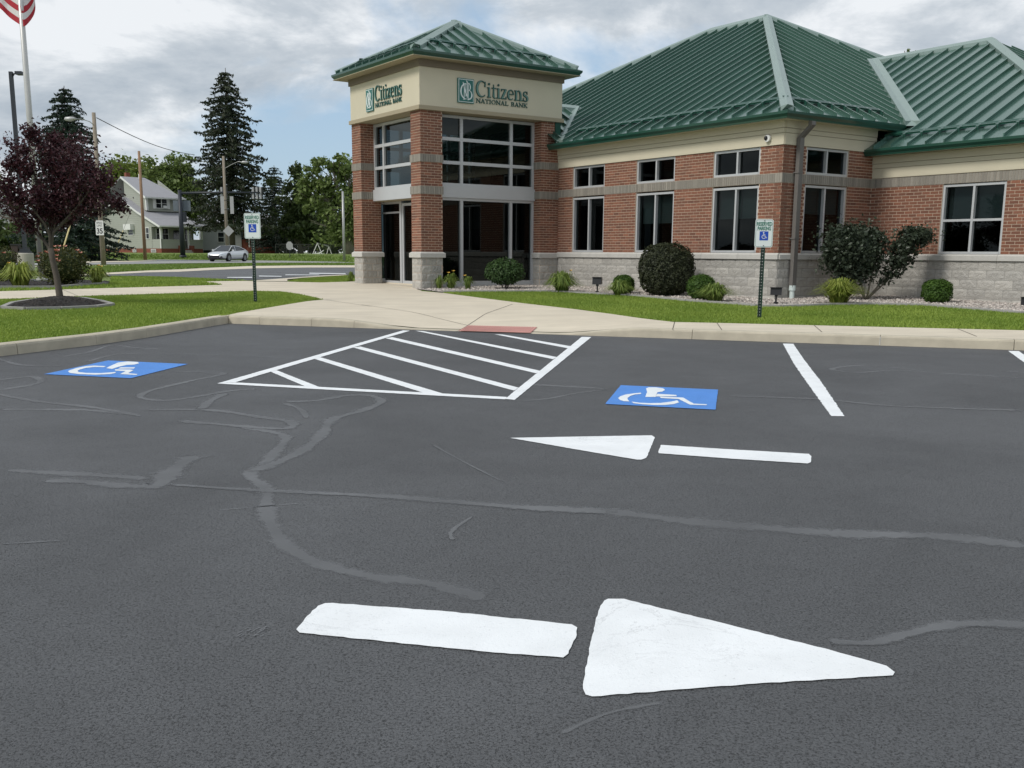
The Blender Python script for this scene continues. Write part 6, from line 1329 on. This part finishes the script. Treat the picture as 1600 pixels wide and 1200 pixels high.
m = MB(); m.tube([(0, 0, 0), (0, 0, 5), (0, 0, 11)], [.088, .085, .055], 16); m.build('pole', MT['polew'], t, smooth=True); m = MB(); m.tube([(0, 0, -.02), (0, 0, .05), (0, 0, .10)], [.17, .16, .095], 16); m.build('base_collar', MT['polew'], t); m = MB(); m.tube([(0, 0, 10.98), (0, 0, 11.1), (0, 0, 11.18), (0, 0, 11.24)], [.03, .09, .08, .01], 12); m.build('finial', MT['polew'], t, smooth=True)
fl = thing('flag', 'red and white striped flag drooping behind the flagpole top', 'flag', b)
bc = [(-60, -30), (-35, -12), (0, 12), (14, 27), (30, 38), (39, 42), (48, 32), (54, 22), (56, 10), (52, -2), (46, -14)]
NS = 40; cx_ = np.interp(np.linspace(0, len(bc)-1, NS+1), range(len(bc)), [p[0] for p in bc]); cy_ = np.interp(np.linspace(0, len(bc)-1, NS+1), range(len(bc)), [p[1] for p in bc])
ks = np.array([.25, .5, .25])
for _ in range(2): cx_[1:-1] = np.convolve(cx_, ks, 'valid'); cy_[1:-1] = np.convolve(cy_, ks, 'valid')
for r_ in range(13):
    m = MB(); vs = []
    for k in (r_, r_+1):
        for i in range(NS+1):
            u = i/NS; x = cx_[i]+(-.9*k if u < .55 else -2.2*k*(u-.4)); y = cy_[i]-10.2*k+(3.0*k*(u-.5) if u > .5 else 0); Yd = b.y+.18+.16*math.sin(u*9+k*.15)+.10*math.sin(u*23+k*.3)+.12*(u > .62)*(u-.62)*3
            vs.append(atY(x, y, Yd)-b)
    n = NS+1; m.add(vs, [(i, i+1, n+i+1, n+i) for i in range(NS)]); m.m = [1 if r_ >= 6 and i > NS*.58 else 0 for i in range(NS)]
    m.build('stripe', [MT['flagr'] if r_ % 2 == 0 else MT['flagw'], MT['flagb']], fl, smooth=True, fixn=False)
m = MB(); m.tube([(.0, .10, 7.2), (.0, .10, 10.9)], .006, 5); m.build('halyard', MT['wtrim'], fl)
# guy wire guards, stop sign, swing set, fence, bins
for px_, pts in ((0, [(110, 350.5), (98, 391)]), (1, [(192.5, 360), (183, 384), (180, 405)])):
    t = thing('guy_wire_guard', ('yellow guy wire guard slanting out of the rose bush' if px_ == 0 else 'yellow guy wire guard leaning in front of the dark spruce by the house'), 'cable guard', gz(onG(*((90, 412) if px_ == 0 else (180, 406))))); b = Vector(t.location); L_ = [atY(x, y, b.y)-b for x, y in pts]; 
    if px_ == 0: L_.append(Vector((0, 0, -.05)))
    m = MB(); m.tube(L_, .05, 8); m.build('guard_tube', MT['yellow'], t, smooth=True); m = MB(); e = L_[0]+(L_[0]-L_[1]).normalized()*2.2; m.tube([L_[0], e], .012, 5); m.build('guy_wire', MT['wire'], t)
t = thing('stop_sign', 'back of a small octagonal sign on a thin post by the fence', 'road sign', gz(atY(453, 404, 104))); b = Vector(t.location); m = MB(); c = atY(453, 384, 104)-b; r_ = .36; m.prism([(r_*math.cos(math.radians(22.5+45*k)), c.z+r_*1.25*math.sin(math.radians(22.5+45*k))) for k in range(8)], -.012, .012, axis='y'); m.build('sign_plate', MT['steel'], t); m = MB(); m.box((-.03, .012, 0), (.03, .06, c.z+.3)); m.build('post', MT['blkpole'], t)
t = thing('swing_set', 'weathered white A frame swing set on the far lawn', 'swing set', gz(atY(503, 400, 112))); b = Vector(t.location); q = lambda x, y, d=0.0: atY(x, y, 112+d)-b
for pts in (([q(496, 380), q(487.5, 400)]), ([q(496, 380), q(504.5, 400)]), ([q(514, 385, 2), q(510, 399, 2)]), ([q(514, 385, 2), q(519, 399, 2)]), ([q(496, 380), q(514, 385, 2)]), ([q(491, 396.5), q(500, 396.5)]), ([q(494, 400), q(506, 391)])): m = MB(); m.tube(pts, .05, 6); m.build('frame_bar', MT['wtrim'], t)
m = MB(); a0 = q(513, 399.5); m.box((a0.x-.35, -.2, a0.z), (a0.x+.35, .2, a0.z+.12)); m.build('seat', MT['wtrim'], t)
t = thing('chain_link_fence', 'grey chain link fence in front of the dark thicket', 'fence', gz(atY(431, 396, 116))); b = Vector(t.location)
for k in range(9): m = MB(); m.tube([(k*1.25, 0, 0), (k*1.25, 0, 1.05)], .03, 6); m.build('post', MT['fencem'], t)
m = MB(); m.tube([(0, 0, 1.03), (10, 0, 1.03)], .025, 6); m.build('top_rail', MT['fencem'], t); m = MB()
for k in range(66): x = k*.15; m.add([(x, .01, 0), (x+.012, .01, 0), (min(x+1.05, 10)+.012, .01, min(1.02, 10-x)), (min(x+1.05, 10), .01, min(1.02, 10-x))], [(0, 1, 2, 3)]); m.add([(x, .015, min(1.02, 10-x)), (x+.012, .015, min(1.02, 10-x)), (min(x+1.05, 10)+.012, .015, 0), (min(x+1.05, 10), .015, 0)], [(0, 1, 2, 3)])
m.build('mesh', MT['fencem'], t, fixn=False, kind='stuff')
for px_, lab in ((26, 'taller dark brown bin left of the light pole base'), (39, 'lower dark brown bin behind the light pole')):
    t = thing('refuse_bin', lab, 'bin', gz(atY(px_, 403, 76)), 0, 'dark bins across the street'); hh = 1.35 if px_ == 26 else 1.1; m = MB(); m.box((-.25, -.25, 0), (.25, .25, hh-.1)); m.build('body', mat('brown_bin', (.035, .02, .016), .6), t); m = MB(); m.box((-.28, -.3, hh-.1), (.28, .28, hh)); m.build('lid', MT['black'], t)
# ------------------------------------------------------------------ text
def text_mesh(name, s, size, mtl, parent, cx, z, M, d=.003, width=None, ext=.0015, bold=.0):
    cu = bpy.data.curves.new(name, 'FONT'); cu.body = s; cu.size = size; cu.align_x = 'CENTER'; cu.extrude = ext; cu.offset = bold; o = bpy.data.objects.new(name, cu); COL.objects.link(o); bpy.context.view_layer.update()
    me = bpy.data.meshes.new_from_object(o.evaluated_get(bpy.context.evaluated_depsgraph_get())); bpy.data.objects.remove(o); bpy.data.curves.remove(cu)
    xs = [v.co.x for v in me.vertices]; w = max(xs)-min(xs); k = (width/w) if width else 1; mid = (max(xs)+min(xs))/2
    for v in me.vertices: x, y, zz = v.co; v.co = M(cx+(x-mid)*k, d+zz, z+y)
    me.materials.clear(); me.materials.append(MT[mtl]); me.name = name; o = link(name, me, parent); return o
def rrect(w, h, r, n=5, cx=0, cz=0):
    o = []
    for sx, sz, a0 in ((1, 1, 0), (-1, 1, 90), (-1, -1, 180), (1, -1, 270)):
        for k in range(n+1): a = math.radians(a0+90*k/n); o.append((cx+sx*(w/2-r)+r*math.cos(a), cz+sz*(h/2-r)+r*math.sin(a)))
    return o
def isa(m, cx, cz, s, M, d0, d1):
    put = lambda u, v, d: M(cx+u*s, d, cz+v*s)
    stroke(m, arc(-.05, .36, .055, .055, 0, 360, 10), .06, d0, d1, put); stroke(m, [(-.04, .28), (-.02, -.02)], .075, d0, d1, put); stroke(m, [(-.03, .13), (.15, .13)], .055, d0, d1+.0003, put)
    stroke(m, [(-.02, -.02), (.17, -.02), (.27, -.24), (.37, -.21)], .065, d0, d1+.0005, put); stroke(m, arc(-.02, -.10, .215, .215, 115, 335, 18), .06, d0, d1+.0007, put)
def reserved_sign(label, xb, yb, xs, ys_top, ys_bot, yaw, scale=1.0, lean=0.0):
    b = gz(onG(xb, yb)); t = thing('reserved_parking_sign', label, 'sign', b, 0, 'reserved parking signs'); t.rotation_euler = (0, math.radians(lean), math.radians(yaw))
    zt_ = (atY(xs, ys_top, b.y)-b).z; zb_ = (atY(xs, ys_bot, b.y)-b).z; h = zt_-zb_; w = h*2/3; cz = (zt_+zb_)/2
    m = MB(); k = .028
    m.prism([(-k*1.3, -.012), (-k, -.012), (-k*.6, .018), (k*.6, .018), (k, -.012), (k*1.3, -.012), (k*1.3, -.007), (k, -.007), (k*.75, .024), (-k*.75, .024), (-k, -.007), (-k*1.3, -.007)], -.3, zt_-.03); post = m.build('post', MT['greenpost'], t)
    for i in range(int((zb_-.1)/.05)):
        m = MB() if i == 0 else m; z = .08+i*.05; m.prism([(.007*math.cos(a_), z+.007*math.sin(a_)) for a_ in np.linspace(0, 6.283, 7)[:-1]], .0165, .0178, axis='y') if False else m.box((-.006, .0172, z-.007), (.006, .0176, z+.007))
    m.build('bolt_holes', MT['black'], post, kind='stuff') if False else None
    m2 = MB()
    for i in range(int((zt_-.1)/.05)): z = .06+i*.05; m2.box((-.0075, -.0135, z-.009), (.0075, -.0125, z+.009)); m2.box((-k*1.28, -.0135, z-.006), (-k*1.05, -.0122, z+.006))
    m2.build('bolt_holes', MT['steel'], post, kind='stuff')
    M = lambda u, d, z: (u, -.016-d, z); m = MB(); m.prism(rrect(w, h, .035, cz=cz), -.019, -.016, axis='y'); pl_ = m.build('sign_plate', MT['signwhite'], t)
    # thin green border
    o1 = rrect(w-.022, h-.022, .03, cz=cz); o2 = rrect(w-.032, h-.032, .026, cz=cz); n = len(o1); m = MB(); m.add([M(a, .0042, c) for a, c in o1]+[M(a, .0042, c) for a, c in o2], [(i, (i+1) % n, n+(i+1) % n, n+i) for i in range(n)]); m.build('border', MT['signgreen'], pl_, fixn=False)
    text_mesh('lettering', 'RESERVED', h*.185, 'signgreen', pl_, 0, cz+h*.27, M, .0045, w*.84, bold=.0022); text_mesh('lettering', 'PARKING', h*.185, 'signgreen', pl_, 0, cz+h*.11, M, .0045, w*.74, bold=.0022)
    m = MB(); s = h*.32; mbox(m, M, -s/2, s/2, .004, .0052, cz-h*.25, cz-h*.25+s); bp = m.build('symbol_panel', MT['signblue'], pl_); m = MB(); isa(m, 0, cz-h*.25+s/2, s*.98, M, .0054, .0062); m.build('wheelchair_symbol', MT['bwhite'], bp)
    for z in (cz+h*.44, cz-h*.44): m = MB(); m.tube([M(0, .003, z), M(0, .012, z)], .008, 8); m.build('bolt', MT['black'], pl_)
reserved_sign('reserved parking sign on the left lawn in front of the silver car', 399.5, 472.5, 394.5, 333, 373, -6, lean=0)
reserved_sign('reserved parking sign on the right lawn in front of the bank corner', 1186, 497.5, 1193, 342.5, 386.5, 4, lean=.2)
t = thing('speed_limit_sign', 'white speed limit 35 sign fixed to the light pole', 'sign', P1b+P1q(155.6, 356, -.3)); M = lambda u, d, z: (u, -d, z); hh = 22/F*P1b.y; w = 12/F*P1b.y
m = MB(); m.prism(rrect(w, hh, .04), -.004, .004, axis='y'); pl_ = m.build('sign_plate', MT['bwhite'], t); m = MB(); m.box((-.03, .004, -hh*.4), (.03, .14, hh*.4)); m.build('bracket', MT['steel'], t)
text_mesh('lettering', 'SPEED', hh*.2, 'black', pl_, 0, hh*.27, M, .0055, w*.74); text_mesh('lettering', 'LIMIT', hh*.2, 'black', pl_, 0, hh*.08, M, .0055, w*.68); text_mesh('lettering', '35', hh*.5, 'black', pl_, 0, -hh*.38, M, .0055, w*.74, bold=.012)
# ------------------------------------------------------------------ ground floodlights
def flood(label, xb, yb, yt, wpx):
    b = gz(onG(xb, yb)); s = F/b.y; t = thing('floodlight', label, 'floodlight', b, math.radians(-20), 'ground floodlights'); hh = (yb-yt)/s; w = wpx/s
    m = MB(); m.tube([(0, 0, -.05), (0, 0, hh*.5)], .018, 8); m.tube([(0, 0, hh*.05), (0, 0, hh*.14)], .045, 10); m.build('stake', MT['black'], t)
    m = MB(); c = hh*.76; V = [(x*w/2, y, c+z*hh*.22) for x, y, z in ((-1, -.07, -1), (1, -.07, -1), (1, -.05, 1), (-1, -.05, 1), (-.9, .10, -.8), (.9, .10, -.8), (.9, .10, .7), (-.9, .10, .7))]; m.add(V, [(0, 1, 2, 3), (7, 6, 5, 4), (0, 4, 5, 1), (1, 5, 6, 2), (2, 6, 7, 3), (3, 7, 4, 0)]); m.box((-w/2-.01, -.09, c+hh*.2), (w/2+.01, .06, c+hh*.225)); m.build('lamp_housing', MT['black'], t); m = MB(); m.box((-.03, -.02, hh*.45), (.03, .03, hh*.57)); m.build('knuckle', MT['black'], t)
flood('black ground floodlight below the window nearest the tower', 933, 458.5, 433, 14); flood('black ground floodlight beside the downspout and right parking sign', 1212, 475.5, 449, 17); flood('black ground floodlight cut by the right photo edge', 1604, 492, 464, 20)
# ------------------------------------------------------------------ car
def car():
    b = gz(onG(357, 408.6)); b.z += .012; yaw = math.atan2(-b.y, -b.x)   # towards the camera
    t = thing('silver_sedan', 'silver sedan parked facing left on the street beyond the rear lot', 'car', b, yaw-math.radians(30))
    # local +x = forward
    st = [(-2.42, .42, .86, .62), (-2.30, .30, 1.0, .80), (-1.9, .24, 1.03, .89), (-1.2, .2, .99, .92), (0, .19, .95, .92), (.9, .19, .92, .92), (1.5, .20, .88, .90), (2.0, .24, .80, .84), (2.32, .30, .68, .70), (2.44, .36, .56, .55)]
    m = MB(); K = 12; vs = []
    for x, z0, z1, hw in st:
        for yy, zz in ((-.86, 0), (-1, .25), (-1, .62), (-.96, .85), (-.82, 1), (-.3, 1.03), (.3, 1.03), (.82, 1), (.96, .85), (1, .62), (1, .25), (.86, 0)): vs.append((x, yy*hw, z0+(z1-z0)*zz))
    m.add(vs, [(i*K+k, i*K+(k+1) % K, (i+1)*K+(k+1) % K, (i+1)*K+k) for i in range(len(st)-1) for k in range(K)]+[tuple(range(K)), tuple((len(st)-1)*K+k for k in range(K))]); body = m.build('body', MT['silver'], t, smooth=True)
    g = [(-1.95, 1.02, .70, 1.0), (-1.0, 1.36, .58, .96), (-.2, 1.44, .56, .93), (.35, 1.40, .57, .93), (1.25, .93, .74, .92)]
    m = MB(); vs = []
    for x, z, hw, zb in g: vs += [(x, -hw*1.18, zb-.03), (x, -hw, z-.05), (x, -hw*.8, z), (x, hw*.8, z), (x, hw, z-.05), (x, hw*1.18, zb-.03)]
    K = 6; m.add(vs, [(i*K+k, i*K+(k+1) % K, (i+1)*K+(k+1) % K, (i+1)*K+k) for i in range(len(g)-1) for k in range(K)]+[tuple(range(K)), tuple((len(g)-1)*K+k for k in range(K))]); m.build('cabin_glass', MT['winblack'], t, smooth=False)
    m = MB(); vs = []; 
    for x, z, hw, zb in g[1:4]: vs += [(x, -hw*.97, z-.035), (x, -hw*.8, z+.012), (x, hw*.8, z+.012), (x, hw*.97, z-.035)]
    m.add(vs, [(i*4+k, i*4+k+1, (i+1)*4+k+1, (i+1)*4+k) for i in range(2) for k in range(3)]); m.build('roof', MT['silver'], t, smooth=True)
    for sy in (-1, 1):
        m = MB(); m.tube([(-1.98, sy*.80, .99), (-1.0, sy*.585, 1.34), (-.2, sy*.565, 1.415), (.35, sy*.575, 1.375), (1.25, sy*.80, .93)], .03, 6); m.tube([(-.1, sy*.57, 1.40), (-.15, sy*.68, .95)], .03, 6); m.build('pillar', MT['silver'], t)
        for x in (-1.42, 1.42):
            m = MB(); m.tube([(x, sy*.70, .33), (x, sy*.925, .33)], .335, 24); w = m.build('wheel', MT['tyre'], t); m = MB(); m.tube([(x, sy*.90, .33), (x, sy*.932, .33)], .22, 18); m.build('rim', MT['rim'], w); m = MB(); m.tube([(x, sy*.72, .40), (x, sy*.923, .40)], .385, 24); m.build('wheel_arch', MT['black'], body)
        m = MB(); V = [(2.05, sy*.80, .70), (2.35, sy*.62, .64), (2.41, sy*.40, .58), (2.36, sy*.42, .67), (2.18, sy*.66, .75)]; V2 = [(v[0]+.04, v[1]+sy*.03, v[2]) for v in V]; m.add(V2, [(0, 1, 2, 3, 4)]); m.build('headlamp', MT['lamp'], t, fixn=False)
        m = MB(); m.box((.78, min(sy*.93, sy*1.1), .93), (.92, max(sy*.93, sy*1.1), 1.07)); m.build('mirror', MT['silver'], t); m = MB(); m.box((2.2, min(sy*.52, sy*.72), .30), (2.40, max(sy*.52, sy*.72), .46)); m.build('air_intake', MT['black'], t)
    m = MB(); m.box((2.28, -.52, .28), (2.475, .52, .56)); m.build('grille', MT['black'], t)
    m = MB(); V = [(1.62, -.2, .0)]; m.box((-2.3, -.8, .16), (2.2, .8, .24)); m.build('underbody', MT['black'], t)
car()
